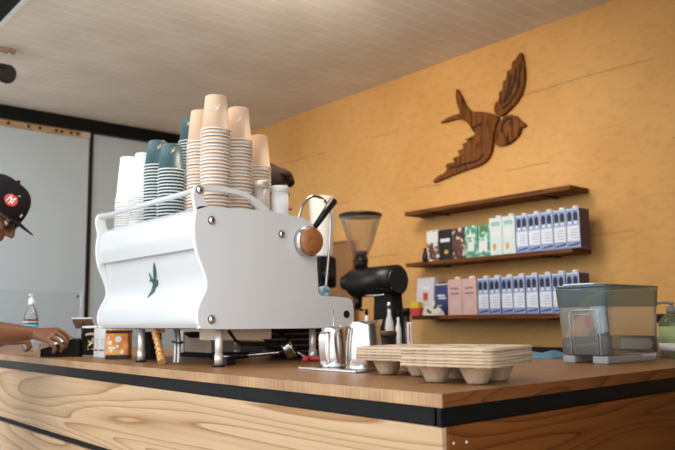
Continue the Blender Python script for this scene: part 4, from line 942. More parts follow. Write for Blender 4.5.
def packet(name, label, px0, px1, py, z, h, mats, cat, lid=None, taper=0.0, prints=(), back=0.0):
    """soft or boxed packet between two picture columns"""
    a, c = at_x(px0, py, 2.136 + back).y, at_x(px1, py, 2.136 + back).y; w = abs(a - c) - 0.003; y = (a + c) / 2; d = 0.07
    t = thing(name, label, cat, (2.136 + back + d / 2, y, z))
    b = MB(); N = 8; bm = bmesh.new(); rings = []
    for i in range(N + 1):
        f = i / N; kk = 1 - taper * f ** 1.5
        rings.append([bm.verts.new(p) for p in ((-d / 2 * kk, -w / 2, h * f), (-d / 2 * kk * 1.06, 0, h * f), (-d / 2 * kk, w / 2, h * f), (d / 2 * kk, w / 2, h * f), (d / 2 * kk, -w / 2, h * f))])
    for A, B in zip(rings[:-1], rings[1:]):
        for k in range(5): bm.faces.new((A[k], A[(k + 1) % 5], B[(k + 1) % 5], B[k]))
    bm.faces.new(rings[0][::-1]); bm.faces.new(rings[-1]); bmesh.ops.recalc_face_normals(bm, faces=bm.faces)
    b.add(bm, 0)
    for (u0, u1, v0, v1, mi) in prints:
        f = (v0 + v1) / 2; xx = -d / 2 * (1 - taper * f ** 1.5) * 1.06
        b.box(xx - 0.001, xx + 0.004, w * (0.5 - u1), w * (0.5 - u0), h * v0, h * v1, mi)
    b.build('packet', mats, t, world=False)
    if lid: MB().box(-d / 2 * (1 - taper), d / 2 * (1 - taper), -w / 2, w / 2, h, h + 0.006, 0, 0.001).build('top_seal', lid, t, world=False)
    return t
packet('drink_powder_pack', 'green and white packet beside the pale mint cartons', 477.5, 488.8, 240, zM, 0.168, ['mint', 'paper', 'leafgreen'], 'packet', 'leafgreen', 0.35, ((0.1, 0.85, 0.12, 0.5, 1), (0.1, 0.9, 0.75, 0.98, 2)))
packet('drink_powder_pack', 'mint green packet next to the brown patterned packet', 464.5, 477.3, 240, zM, 0.168, ['mint', 'paper'], 'packet', 'mint', 0.15, ((0.25, 0.75, 0.2, 0.5, 1), (0.15, 0.85, 0.66, 0.74, 1)))
packet('cocoa_packet', 'brown and cream patterned packet next to the mint packet', 451.3, 464.2, 240, zM, 0.165, ['choc', 'paper', 'terra'], 'packet', 'choc', 0.1, ((0.25, 0.75, 0.35, 0.65, 2),))
packet('coffee_bag', 'black packet with pale stripe between two brown patterned packs', 439, 451, 240, zM, 0.166, ['black', 'lilacpale', 'amber'], 'packet', 'black', 0.1, ((0.1, 0.9, 0.6, 0.72, 1), (0.45, 0.75, 0.2, 0.32, 2)))
packet('biscuit_packet', 'tall white packet with brown print near the left shelf end', 427, 438.6, 245, zM, 0.170, ['biscuit', 'paper', 'choc'], 'packet', 'paper', 0.0, ((0.0, 1.0, 0.62, 0.98, 1), (0.2, 0.7, 0.05, 0.5, 2)))
fp = V((2.135, face_y(425.3, 250), zM))
t = thing('figurine', 'tiny black bottle at the left end of the middle shelf', 'bottle', fp)
MB().lathe([(0, 0), (0.016, 0), (0.019, 0.01), (0.018, 0.04), (0.010, 0.055), (0.008, 0.066), (0, 0.066)], None, 20).build('body', 'black', t, world=False)
MB().cyl((0, 0, 0.066), (0, 0, 0.078), 0.009).build('cap', 'choc', t, world=False)
packet('navy_pouch', 'navy blue pouch with white script between pink carton and pale bag', 434.8, 447.3, 300, zL, 0.172, ['navy', 'paper'], 'pouch', 'paper', 0.2, ((0.2, 0.8, 0.62, 0.68, 1), (0.3, 0.9, 0.54, 0.59, 1), (0.2, 0.6, 0.3, 0.33, 1)), 0.045)
packet('pale_bag', 'pale silver bag with a red print at the left shelf end', 415.5, 433, 295, zL, 0.215, ['palewrap', 'red', 'paper'], 'bag', 'palewrap', 0.5, ((0.42, 0.68, 0.32, 0.62, 1), (0.25, 0.8, 0.72, 0.78, 2)), 0.045)
yy0 = face_y(418, 305)
t = thing('snack_box', 'small yellow and red box at the left end of the lowest shelf', 'box', (2.128, yy0, zL))
MB().box(-0.022, 0.022, -0.036, 0.036, 0.0, 0.042, 0, 0.001).build('carton', 'red', t, world=False)
MB().box(-0.0215, 0.0215, -0.030, 0.036, 0.042, 0.080, 0, 0.004).build('sachet', 'yellow', t, world=False)
t = rag('torn_wrapper', 'foil', 2.132, face_y(433.5, 305), zL + 0.0005, 0.05, 0.125, 0.085, 9, 'crumpled white and black wrapper in front of the pale bag', 'wrapper')
# ------------------------------------------------------------------ grinder and bottles on the back bench
ZB = 0.9305; GX = 1.62
gy = at_x(361, 258, GX).y
gr = thing('coffee_grinder', 'black coffee grinder with clear funnel hopper on the back bench', 'coffee grinder', (GX, 1.84, ZB))
bz = at_x(376, 281.5, GX).z
ye, yf = at_x(354, 279, GX).y, at_x(399, 279, GX).y
MB().cyl((GX, ye, bz), (GX, yf, bz), 0.078, None, 40, 0, 0.012).build('motor_body', 'black', gr)
MB().cyl((GX, ye + 0.0005, bz + 0.005), (GX, ye + 0.03, bz + 0.005), 0.064, 0.056, 32, 0, 0.004).cyl((GX, ye + 0.03, bz + 0.005), (GX, ye + 0.075, bz + 0.005), 0.044, 0.040, 28, 0, 0.004).build('dial', 'black', gr)
MB().cyl((GX, gy, bz + 0.07), (GX, gy, 1.515), 0.036, None, 28, 0, 0.003).cyl((GX, gy, 1.485), (GX, gy, 1.497), 0.040, None, 28, 0, 0.002).build('hopper_neck', 'black', gr)
hr = 0.112; ztp = at_x(361, 216, GX).z
MB().lathe([(0.034, 1.515), (0.040, 1.518), (0.060, 1.56), (hr - 0.004, ztp - 0.02), (hr, ztp), (hr - 0.003, ztp), (hr - 0.008, ztp - 0.022), (0.056, 1.562), (0.032, 1.518)], Matrix.Translation((GX, gy, 0)), 40).build('hopper', 'glass', gr)
MB().lathe([(0, ztp + 0.001), (hr + 0.003, ztp - 0.004), (hr + 0.004, ztp + 0.008), (hr - 0.01, ztp + 0.014), (0, ztp + 0.014)], Matrix.Translation((GX, gy, 0)), 40).build('hopper_lid', 'black', gr)
MB().lathe([(0.0, 1.518), (0.030, 1.519), (0.040, 1.54), (0.0, 1.545)], Matrix.Translation((GX, gy, 0)), 28).build('beans', 'beanfill', gr)
y0g, y1g = at_x(378, 300, GX).y, at_x(397, 300, GX).y
MB().prism([(y0g + 0.02, ZB + 0.03), (y0g - 0.005, bz - 0.06), (y1g + 0.01, bz - 0.06), (y1g - 0.02, ZB + 0.03)], lambda u, v, w: (w, u, v), GX - 0.03, GX + 0.045).build('column', 'blackmatte', gr)
MB().box(GX - 0.11, GX + 0.11, y1g - 0.05, y0g + 0.16, ZB, ZB + 0.03, 0, 0.006).build('base', 'black', gr)
MB().tube([(GX, ye - 0.03, bz - 0.07), (GX, ye - 0.03, bz - 0.14)], lambda k: 0.026 - 0.008 * k, 18, 0, False).box(GX - 0.012, GX + 0.012, ye - 0.06, ye + 0.02, bz - 0.15, bz - 0.138).build('spout', 'black', gr)
MB().tube([(GX - 0.05, y0g + 0.02, bz - 0.07), (GX - 0.09, y0g - 0.01, bz - 0.075), (GX - 0.09, y1g, bz - 0.075)], 0.004, 8).build('bag_holder', 'steel', gr)
# second grinder, hidden by the machine but for hopper and body end
X2 = 1.62
h0 = at_x(322.5, 257, X2); h1 = at_x(322.5, 198, X2)
g2 = thing('coffee_grinder', 'second black grinder with milky white hopper behind the steam wand', 'coffee grinder', (X2, h0.y, ZB))
wv = (at_x(315, 198, X2).y - at_x(331.5, 198, X2).y) / 2
MB().lathe([(0, h0.z), (wv * 0.78, h0.z), (wv * 0.8, h0.z + 0.01), (wv, h1.z - 0.02), (wv, h1.z), (wv * 0.9, h1.z + 0.006), (0, h1.z + 0.006)], Matrix.Translation((X2, h0.y, 0)), 32).build('hopper', 'milkywhite', g2)
zlo = at_x(322, 288, X2).z
MB().box(X2 - 0.06, X2 + 0.07, h0.y - 0.045, h0.y + 0.07, zlo, h0.z - 0.001, 0, 0.015).build('motor_body', 'blackmatte', g2)
MB().box(X2 + 0.0, X2 + 0.06, h0.y + 0.03, h0.y + 0.07, ZB + 0.05, zlo).build('column', 'blackmatte', g2)
pk = at_x(326, 274, X2 - 0.02)
MB().cyl((X2 - 0.02, h0.y - 0.055, pk.z), (X2 - 0.02, h0.y - 0.10, pk.z), 0.036, 0.032, 24, 0, 0.004).build('dial', 'black', g2)
MB().box(X2 - 0.09, X2 + 0.09, h0.y - 0.08, h0.y + 0.1, ZB, ZB + 0.05, 0, 0.006).build('base', 'black', g2)
# brown board
yb0 = at_x(352, 300, 2.24).y; zb1 = at_x(340, 241, 2.24).z
bo = thing('timber_board', 'plain brown timber board leaning against the ochre wall behind the grinder', 'board', (2.25, yb0 + 0.4, ZB))
MB().box(2.245, 2.268, yb0, yb0 + 0.9, ZB, zb1, 0, 0.002).build('panel', 'board', bo)
MB().box(2.236, 2.2448, yb0, yb0 + 0.9, zb1 - 0.012, zb1, 0, 0.001).build('lipping', 'board', bo)

BX = 1.535
def bot(name, label, px, w_px, pytop, mats, kind, cat='bottle', x=BX):
    p0 = at_x(px, pytop, x); d = (p0 - CAMC).dot(V((R0.z, R1.z, R2.z))); r = w_px * d / FPX / 2; h = p0.z - ZB
    t = thing(name, label, cat, (x, p0.y, ZB))
    if kind == 'bottle':
        MB().lathe([(0, 0), (r, 0), (r, h * 0.62), (r * 0.85, h * 0.72), (r * 0.38, h * 0.82), (r * 0.36, h * 0.92), (0, h * 0.92)], None, 24).build('glass', mats[0], t, world=False)
        MB().cyl((0, 0, h * 0.90), (0, 0, h), r * 0.42).build('cap', mats[1], t, world=False)
        if len(mats) > 2: MB().lathe([(r + 0.0004, h * 0.3), (r + 0.0008, h * 0.3), (r + 0.0008, h * 0.58), (r + 0.0004, h * 0.58)], None, 24).build('label', mats[2], t, world=False)
        if len(mats) > 3: MB().lathe([(r + 0.0010, h * 0.44), (r + 0.0013, h * 0.44), (r + 0.0013, h * 0.50), (r + 0.0010, h * 0.50)], None, 24).build('label_stripe', mats[3], t, world=False)
    else:
        MB().lathe([(0, 0), (r * 0.95, 0), (r, 0.004), (r, h * 0.88), (0, h * 0.88)], None, 28).build('jar', mats[0], t, world=False)
        MB().lathe([(0, h * 0.881), (r * 1.03, h * 0.881), (r * 1.03, h * 0.99), (r * 0.95, h), (0, h)], None, 28).build('lid', mats[1], t, world=False)
bot('syrup_bottle', 'white squeeze bottle with dark cap below the grinder dial', 366.5, 8, 309, ('paper', 'blackmatte'), 'bottle')
bot('syrup_bottle', 'pale syrup bottle with a red stripe under the grinder body', 389, 9, 302, ('palewrap', 'steel', 'paper', 'red'), 'bottle')
bot('syrup_bottle', 'slim white bottle with black neck right of the labelled syrup', 398, 6, 311, ('paper', 'blackmatte'), 'bottle')
bot('dark_thermos', 'tall black flask at the right end of the bottles', 406, 8, 308, ('black', 'black'), 'jar', 'flask', 1.60)
bot('spice_jar', 'dark jar with wide brown lid behind the larger milk jug', 385, 21, 333, ('black', 'terra'), 'jar', 'jar', 1.50) if False else None
t = thing('menu_card', 'narrow white card with red stripe leaning beside the black flask', 'card', (1.52, at_x(410, 330, 1.52).y, ZB))
MB().box(-0.006, 0.006, -0.014, 0.014, 0, 0.235, 0, 0.001).box(-0.0066, -0.006, -0.008, 0.002, 0.14, 0.23, 1).build('card', ['paper', 'red'], t, world=False)
MB().box(-0.02, 0.02, -0.018, 0.018, 0, 0.02, 0, 0.002).build('holder', 'black', t, world=False) if False else None
jx = 0.60; jp = at_x(387, 333, jx)
q = at_z(386, 360, ZT)
t = thing('spice_jar', 'dark round jar with brown lid behind the larger milk jug', 'jar', (0.70, at_x(386, 333, 0.70).y, ZT + 0.0005))
dj = 2.35; rj = 22 * dj / FPX / 2; hj = at_x(386, 331, 0.70).z - ZT
MB().lathe([(0, 0), (rj * 0.93, 0), (rj * 0.96, 0.004), (rj * 0.96, hj * 0.84), (0, hj * 0.84)], None, 32).build('jar_body', 'black', t, world=False)
MB().lathe([(0, hj * 0.841), (rj, hj * 0.841), (rj, hj * 0.97), (rj * 0.95, hj), (0, hj)], None, 32).build('lid', 'terra', t, world=False)
t = thing('sachet_bag', 'small white and red packet left of the squeeze bottle', 'packet', (1.56, at_x(361, 322, 1.56).y, ZB))
MB().lathe([(0, 0), (0.04, 0), (0.045, 0.03), (0.044, 0.19), (0.03, 0.215), (0, 0.218)], None, 20, sx=0.6).build('pouch', 'paper', t, world=False)
MB().box(-0.03, -0.0266, -0.02, 0.016, 0.17, 0.195).build('print', 'red', t, world=False)

# ------------------------------------------------------------------ ceiling fittings
p = at_z(4, 74, ZC)
sp = at_d(3.5, 73, 4.1); mt_ = at_d(-22, 52, 4.0)
t = thing('spotlight', 'black cylindrical spotlight hanging under the white ceiling', 'spotlight', (mt_.x, mt_.y, ZC))
dirn = V((0.25, -0.75, -0.30)).normalized()
MB().cyl(sp - dirn * 0.06, sp + dirn * 0.05, 0.050, 0.054, 28, 0, 0.008).build('head', 'black', t)
MB().cyl(sp + dirn * 0.0505, sp + dirn * 0.053, 0.042, None, 28, 0).build('lens', 'screen', t)
MB().cyl(sp - dirn * 0.061, sp - dirn * 0.15, 0.030, 0.034, 24, 0, 0.004).build('lamp_housing', 'grey', t)
MB().tube([sp - dirn * 0.14, sp - dirn * 0.18 + V((0, 0, 0.03)), V((mt_.x, mt_.y, mt_.z)), V((mt_.x, mt_.y, ZC - 0.02))], 0.008, 10).build('stem', 'black', t)
MB().cyl((mt_.x, mt_.y, ZC - 0.022), (mt_.x, mt_.y, ZC - 0.0005), 0.04, None, 24, 0, 0.003).build('mount', 'black', t)
q = at_z(6, 50.5, ZC - 0.012)
t = thing('ceiling_bracket', 'short dark bar fixed to the ceiling near the spotlight', 'bracket', (q.x, q.y, ZC))
MB().box(q.x - 0.20, q.x + 0.05, q.y - 0.018, q.y + 0.018, ZC - 0.022, ZC - 0.001, 0, 0.002).build('bar', 'tabletback', t)
MB().cyl((q.x + 0.02, q.y, ZC - 0.022), (q.x + 0.02, q.y, ZC - 0.027), 0.008).build('screw', 'steel', t)

# ------------------------------------------------------------------ people: swept joints merged into one continuous skin
def caps_mesh(caps, name, mat, parent, voxel=0.006, smooth=6):
    bm = bmesh.new()
    for c in caps:
        b = bmesh.new()
        if c[0] == 'e':
            bmesh.ops.create_uvsphere(b, u_segments=20, v_segments=12, radius=1)
            ax = c[3]; mt = Matrix((ax[0], ax[1], ax[2])).transposed().to_4x4()
            bmesh.ops.transform(b, matrix=Matrix.Translation(c[1]) @ mt @ Matrix.Diagonal((*c[2], 1)), verts=b.verts)
        else:
            p0, r0, p1, r1 = c
            for p, r in ((p0, r0), (p1, r1)):
                bmesh.ops.create_uvsphere(b, u_segments=14, v_segments=8, radius=r, matrix=Matrix.Translation(p))
            h = bmesh.ops.convex_hull(b, input=b.verts[:])
            bad = [g for g in set(h['geom_interior'] + h['geom_unused']) if isinstance(g, bmesh.types.BMVert)]
            bmesh.ops.delete(b, geom=bad, context='VERTS')
        me = bpy.data.meshes.new('tmp'); b.to_mesh(me); b.free(); bm.from_mesh(me); bpy.data.meshes.remove(me)
    me = bpy.data.meshes.new(name); bm.to_mesh(me); bm.free()
    o = bpy.data.objects.new(name, me); C.objects.link(o)
    r = o.modifiers.new('r', 'REMESH'); r.mode = 'VOXEL'; r.voxel_size = voxel; r.use_smooth_shade = True
    s = o.modifiers.new('s', 'SMOOTH'); s.iterations = smooth; s.factor = 0.5
    dg = bpy.context.evaluated_depsgraph_get(); dg.update()
    m2 = bpy.data.meshes.new_from_object(o.evaluated_get(dg)); o.modifiers.clear(); o.data = m2; bpy.data.meshes.remove(me)
    m2.materials.clear(); m2.materials.append(M[mat])
    for f in m2.polygons: f.use_smooth = True
    m2.transform(wmat(parent).inverted()); o.parent = parent
    return o
def head_caps(c, F, U):
    """head about centre c (between the ears), looking along F; U up"""
    L = U.cross(F).normalized(); ax = (F, L, U); P = lambda f, l, u: c + F * f + L * l + U * u
    out = [('e', P(-0.012, 0, 0.035), (0.098, 0.077, 0.088), ax), ('e', P(0.020, 0, -0.035), (0.072, 0.062, 0.085), ax),
           ('e', P(0.045, 0, -0.085), (0.043, 0.045, 0.034), ax), ('e', P(0.071, 0, -0.098), (0.020, 0.024, 0.018), ax),
           ('e', P(0.078, 0, 0.022), (0.018, 0.052, 0.014), ax),
           (P(0.088, 0, 0.008), 0.009, P(0.108, 0, -0.030), 0.013), (P(0.098, 0.010, -0.034), 0.009, P(0.098, -0.010, -0.034), 0.009),
           ('e', P(0.082, 0, -0.060), (0.015, 0.023, 0.0065), ax), ('e', P(0.079, 0, -0.071), (0.015, 0.020, 0.0075), ax)]
    for s in (-1, 1):
        out += [('e', P(0.055, s * 0.045, -0.025), (0.030, 0.022, 0.024), ax), ('e', P(-0.004, s * 0.076, -0.006), (0.019, 0.008, 0.032), ax)]
    return out, P
def hand_caps(wrist, knu, tips, thumb, r=0.0085):
    """palm from wrist to four knuckles, each finger knuckle>joint>joint>tip, thumb from the side of the palm"""
    out = []
    for k in knu: out.append((wrist, 0.019, k, 0.0115))
    for a, c in zip(knu[:-1], knu[1:]): out.append((a, 0.0115, c, 0.0115))
    for k, ch in zip(knu, tips):
        p = k; rr = r * 1.12
        for q_ in ch: out.append((p, rr, q_, rr * 0.92)); p = q_; rr *= 0.92
    p = wrist.lerp(knu[-1], 0.35); rr = 0.0125
    for q_ in thumb: out.append((p, rr, q_, rr * 0.85)); p = q_; rr *= 0.85
    return out
def person(name, label, base, face_dir):
    return thing(name, label, 'person', base)
# man in the black cap, standing at the serving side, hand on the terminal
F = V((0.86, -0.51, 0)).normalized(); Lf = V((0, 0, 1)).cross(F)
hc_ = at_d(-6, 212, 2.80)
tilt = math.radians(38); Fh = (F * math.cos(tilt) - V((0, 0, 1)) * math.sin(tilt)).normalized(); Uh = (V((0, 0, 1)) * math.cos(tilt) + F * math.sin(tilt)).normalized()
base = V((hc_.x - F.x * 0.24, hc_.y - F.y * 0.24, 0))
p1 = thing('person', 'person in a black cap and glasses leaning over the counter, hand on the terminal', 'person', base)
neck = hc_ - F * 0.12 - V((0, 0, 0.125)); chest = base + F * 0.05 + V((0, 0, 1.25)); pelvis = base + V((0, 0, 0.93)) - F * 0.02
shR = neck - Lf * 0.185 - V((0, 0, 0.05)) - F * 0.015; shL = neck + Lf * 0.185 - V((0, 0, 0.05)) - F * 0.015
wr = at_d(30, 333, 2.80); elR = at_d(-30, 333, 2.62)
hipR = pelvis - Lf * 0.09; hipL = pelvis + Lf * 0.09
knR = hipR + V((0, 0, -0.44)) + F * 0.03; knL = hipL + V((0, 0, -0.44)) + F * 0.04
anR = V((knR.x, knR.y, 0.08)) - F * 0.04; anL = V((knL.x, knL.y, 0.08)) - F * 0.02
elL = at_d(-45, 300, 3.02); wrL = at_d(0, 341, 3.05)
hd, HP = head_caps(hc_, Fh, Uh)
arms = [(shR, 0.055, elR, 0.042), (elR, 0.046, elR.lerp(wr, 0.3), 0.047), (elR.lerp(wr, 0.3), 0.047, wr, 0.027), (shL, 0.055, elL, 0.042), (elL, 0.045, elL.lerp(wrL, 0.3), 0.045), (elL.lerp(wrL, 0.3), 0.045, wrL, 0.026)]
kn = [at_d(47, 340, 2.79), at_d(51.5, 336, 2.81), at_d(55, 332.5, 2.835), at_d(57.5, 330, 2.86)]
tp_ = [[at_d(53, 345, 2.785), at_d(55.5, 349, 2.79), at_d(54, 352, 2.795)], [at_d(59, 341, 2.815), at_d(63, 347, 2.82), at_d(61, 351, 2.825)],
       [at_d(62, 336, 2.84), at_d(67, 342, 2.845), at_d(66, 347, 2.85)], [at_d(63, 332, 2.87), at_d(68.5, 337, 2.88), at_d(68, 342, 2.88)]]
tmb = [at_d(47, 335, 2.88), at_d(54, 339, 2.90), at_d(60, 342, 2.905)]
hand1 = hand_caps(wr, kn, tp_, tmb)
D2 = (V((0.72, -0.30, -0.05))).normalized(); S2 = D2.cross(V((0, 0, 1))).normalized()
kn2 = [wrL + D2 * 0.075 + S2 * (0.03 - 0.02 * i) for i in range(4)]
tp2 = [[k + D2 * 0.035, k + D2 * 0.045 + V((0, 0, -0.02)), k + D2 * 0.03 + V((0, 0, -0.035))] for k in kn2]
hand2 = hand_caps(wrL, kn2, tp2, [wrL + D2 * 0.04 - S2 * 0.045, wrL + D2 * 0.075 - S2 * 0.05])
body = [(neck - V((0, 0, 0.02)), 0.058, hc_ - Uh * 0.05 - Fh * 0.02, 0.056), (neck, 0.058, chest + V((0, 0, 0.1)), 0.075), (shR, 0.06, shL, 0.06), (chest, 0.095, pelvis, 0.095),
        (hipR, 0.085, knR, 0.055), (knR, 0.055, anR, 0.038), (hipL, 0.085, knL, 0.055), (knL, 0.055, anL, 0.038),
        (anR, 0.036, anR + F * 0.13 - V((0, 0, 0.045)), 0.028), (anL, 0.036, anL + F * 0.13 - V((0, 0, 0.045)), 0.028)]
caps_mesh(hd + arms + hand1 + hand2 + body, 'body', 'skin', p1, 0.0042, 5)
cl = [(shR, 0.075, shL, 0.075), (neck - V((0, 0, 0.045)), 0.076, shR, 0.072), (neck - V((0, 0, 0.045)), 0.076, shL, 0.072), (neck - V((0, 0, 0.05)), 0.078, chest, 0.125), (chest, 0.128, pelvis, 0.128), (shR, 0.068, chest, 0.12), (shL, 0.068, chest, 0.12), (chest - Lf * 0.05, 0.125, pelvis - Lf * 0.04, 0.125), (chest + Lf * 0.05, 0.125, pelvis + Lf * 0.04, 0.125), (shR, 0.070, shR.lerp(elR, 0.62), 0.060), (shL, 0.070, shL.lerp(elL, 0.62), 0.060)]
caps_mesh(cl, 'shirt', 'shirt', p1, 0.009, 6)
caps_mesh([(pelvis - Lf * 0.04, 0.13, pelvis + Lf * 0.04, 0.13), (hipR, 0.10, knR, 0.072), (knR, 0.072, anR, 0.058), (hipL, 0.10, knL, 0.072), (knL, 0.072, anL, 0.058)], 'trousers', 'jeans', p1, 0.010, 5)
for an in (anR, anL):
    g0 = V((an.x, an.y, 0.043)); caps_mesh([(g0 - F * 0.04, 0.042, g0 + F * 0.06, 0.042), (g0 + F * 0.06, 0.042, g0 + F * 0.15 - V((0, 0, 0.008)), 0.034)], 'shoe', 'shoe', p1, 0.008, 3)
# cap: crown, brim, button, round red badge, side stitching
Lh = Uh.cross(Fh).normalized()
HM = Matrix((Fh, Lh, Uh)).transposed().to_4x4(); HM = Matrix.Translation(hc_) @ HM
def hat_pt(f, l, u): return HM @ V((f, l, u))
b = MB(); pr = []
for k in range(13):
    a = k / 12 * PI / 2; pr.append((max(1e-7, 0.108 * math.cos(a) ** 0.62), 0.022 + 0.122 * math.sin(a) ** 0.9))
pr2 = [(max(1e-7, r - 0.003), z - 0.003) for r, z in reversed(pr)]
b.lathe([(p_[0], p_[1]) for p_ in pr] + pr2[1:] + [pr[0]], HM @ Matrix.Translation((-0.006, 0, 0.0)), 36, sy=0.86)
hat = b.build('cap_crown', 'cap', p1)
b = MB(); bm = bmesh.new(); NB = 16; top = []; bot_ = []
for i in range(NB + 1):
    a = -1.25 + 2.5 * i / NB
    fx, ly = 0.098 * math.cos(a), 0.086 * math.sin(a)
    ox, oy = fx + 0.078 * max(0.0, math.cos(a * 1.2)) ** 0.6, 0.084 * math.sin(a)
    row = []
    for s in range(5):
        q_ = s / 4; x_, y_ = fx + (ox - fx) * q_, ly + (oy - ly) * q_
        row.append((x_, y_, 0.030 - 0.20 * (x_ - 0.09) * 0.55 - 1.6 * y_ * y_))
    top.append([bm.verts.new(HM @ V((x_ - 0.006, y_, z_))) for x_, y_, z_ in row]); bot_.append([bm.verts.new(HM @ V((x_ - 0.006, y_, z_ - 0.003))) for x_, y_, z_ in row])
for i in range(NB):
    for s in range(4):
        bm.faces.new((top[i][s], top[i + 1][s], top[i + 1][s + 1], top[i][s + 1])); bm.faces.new((bot_[i][s], bot_[i][s + 1], bot_[i + 1][s + 1], bot_[i + 1][s]))
    bm.faces.new((top[i][4], top[i + 1][4], bot_[i + 1][4], bot_[i][4])); bm.faces.new((top[i][0], bot_[i][0], bot_[i + 1][0], top[i + 1][0]))
bmesh.ops.recalc_face_normals(bm, faces=bm.faces)
b.add(bm, 0, True); b.build('cap_brim', 'cap', p1)
MB().ball(hat_pt(-0.006, 0, 0.145), 0.008).build('cap_button', 'cap', p1)
# badge frame on the crown's right side
def crown_pt(az, u, out=0.0):
    zz = u; s_ = min(1, max(0, (zz - 0.022) / 0.122)); a = math.asin(min(1, s_ ** (1 / 0.9))); r = 0.108 * math.cos(a) ** 0.62 + out
    return HM @ V((-0.006 + r * math.cos(az), 0.86 * r * math.sin(az), zz))
AZ = math.radians(-62); BU = 0.078
def badge(u, v, w):
    return crown_pt(AZ + u / 0.098, BU + v, w)
apple = [(0.0235 * math.cos(a) * (1 + 0.05 * math.cos(2 * a)), 0.0225 * math.sin(a) - 0.003 * math.exp(-((a - PI / 2) / 0.25) ** 2)) for a in [k * 2 * PI / 30 for k in range(30)]]
MB().prism(apple, badge, 0.0005, 0.003).build('cap_badge', 'red', p1)
b = MB()
def strokes(segs, w):
    for (x0, y0, x1, y1) in segs:
        d = V((x1 - x0, y1 - y0)); n_ = V((-d.y, d.x)).normalized() * w
        b.prism([(x0 + n_.x, y0 + n_.y), (x1 + n_.x, y1 + n_.y), (x1 - n_.x, y1 - n_.y), (x0 - n_.x, y0 - n_.y)], badge, 0.003, 0.0042)
strokes([(-0.011, -0.013, -0.011, 0.009), (-0.011, 0.009, 0.009, -0.010), (0.009, -0.010, 0.009, 0.012)], 0.0016)       # N
strokes([(-0.010, 0.015, 0.0, 0.002), (0.011, 0.015, 0.0, 0.002), (0.0, 0.002, 0.0, -0.016)], 0.0016)                    # Y
b.build('cap_letters', 'whitecup', p1)
b = MB(); b.prism([(0.010, 0.026), (0.020, 0.032), (0.026, 0.031), (0.018, 0.025)], badge, 0.0005, 0.002); b.build('cap_leaf', 'grey', p1)
AZ0 = AZ; AZ = math.radians(-20); BU0 = BU; BU = 0.052
b = MB(); strokes([(-0.004, -0.006, -0.004, 0.006), (-0.004, 0.006, 0.004, 0.004), (0.004, 0.004, -0.003, -0.001), (-0.003, -0.001, 0.004, -0.006)], 0.0012); b.build('cap_stitching', 'whitecup', p1)
# glasses
b = MB()
for s in (-1, 1):
    cen = HP(0.098, s * 0.033, 0.0)
    ring = [HP(0.098 - 0.010 * abs(math.cos(a)) ** 2 * (1 if s * math.cos(a) > 0 else 0.2), s * 0.033 + 0.025 * math.cos(a), 0.0 + 0.019 * math.sin(a)) for a in [k * 2 * PI / 16 for k in range(16)]]
    b.tube(ring, 0.0022, 8, closed=True, n=2)
    b.tube([HP(0.088, s * 0.058, 0.006), HP(0.05, s * 0.074, 0.006), HP(0.0, s * 0.081, 0.010), HP(-0.02, s * 0.081, 0.0)], 0.0026, 8)
b.tube([HP(0.099, 0.010, 0.003), HP(0.104, 0, 0.006), HP(0.099, -0.010, 0.003)], 0.002, 8)
b.build('glasses', 'black', p1)
for s in (-1, 1):
    MB().ball(HP(0.090, s * 0.033, 0.0), (0.003, 0.023, 0.017), mat=Matrix((Fh, Lh, Uh)).transposed().to_4x4(), seg=14).build('lens', 'lens', p1)
    e_ = MB().ball(HP(0.072, s * 0.033, 0.0), 0.012).build('eye', 'eye', p1)
caps_mesh([('e', HP(-0.03, 0, 0.02), (0.088, 0.0815, 0.055), (Fh, Lh, Uh)), ('e', HP(-0.07, 0, -0.02), (0.045, 0.06, 0.045), (Fh, Lh, Uh))], 'hair', 'hair', p1, 0.006, 3)
caps_mesh([('e', HP(0.060, 0, -0.102), (0.040, 0.048, 0.026), (Fh, Lh, Uh)), ('e', HP(0.030, 0.05, -0.085), (0.03, 0.014, 0.035), (Fh, Lh, Uh)), ('e', HP(0.030, -0.05, -0.085), (0.03, 0.014, 0.035), (Fh, Lh, Uh))], 'beard', 'hair', p1, 0.005, 3)

# second person behind the machine
F = V((0.80, -0.60, 0)).normalized(); Lf = V((0, 0, 1)).cross(F)
hc_ = at_d(266.5, 195, 3.02)
tilt = math.radians(12); FT = V((0.90, -0.43, 0)).normalized(); Fh = (FT * math.cos(tilt) - V((0, 0, 1)) * math.sin(tilt)).normalized(); Uh = (V((0, 0, 1)) * math.cos(tilt) + FT * math.sin(tilt)).normalized(); Lh = Uh.cross(Fh).normalized()
base = V((hc_.x - F.x * 0.06, hc_.y - F.y * 0.06, 0))
base.x = max(base.x, 0.90)
p2 = thing('person', 'person with dark brown hair standing behind the espresso machine, holding a cloth', 'person', base)
neck = hc_ - F * 0.04 - V((0, 0, 0.14)); chest = base + V((0, 0, 1.28)); pelvis = base + V((0, 0, 0.96))
shR = neck - Lf * 0.175 - V((0, 0, 0.05)); shL = neck + Lf * 0.175 - V((0, 0, 0.05))
wr = at_x(304, 331, 0.735); elR = shR + V((0.10, -0.16, -0.27))
hipR = pelvis - Lf * 0.09; hipL = pelvis + Lf * 0.09
knR = hipR + V((0, 0, -0.45)) + F * 0.02; knL = hipL + V((0, 0, -0.45)) + F * 0.02
anR = V((knR.x, knR.y, 0.08)) - F * 0.02; anL = V((knL.x, knL.y, 0.08)) - F * 0.02
elL = shL + V((0.06, 0.03, -0.29)); wrL = elL + V((0.05, -0.10, -0.22))
hd, HP = head_caps(hc_, Fh, Uh)
hw = at_x(306, 345, 0.70)
D2 = (hw - wr).normalized(); S2 = D2.cross(V((0, 0, 1))).normalized()
kn = [wr + D2 * 0.075 + S2 * (0.03 - 0.02 * i) for i in range(4)]
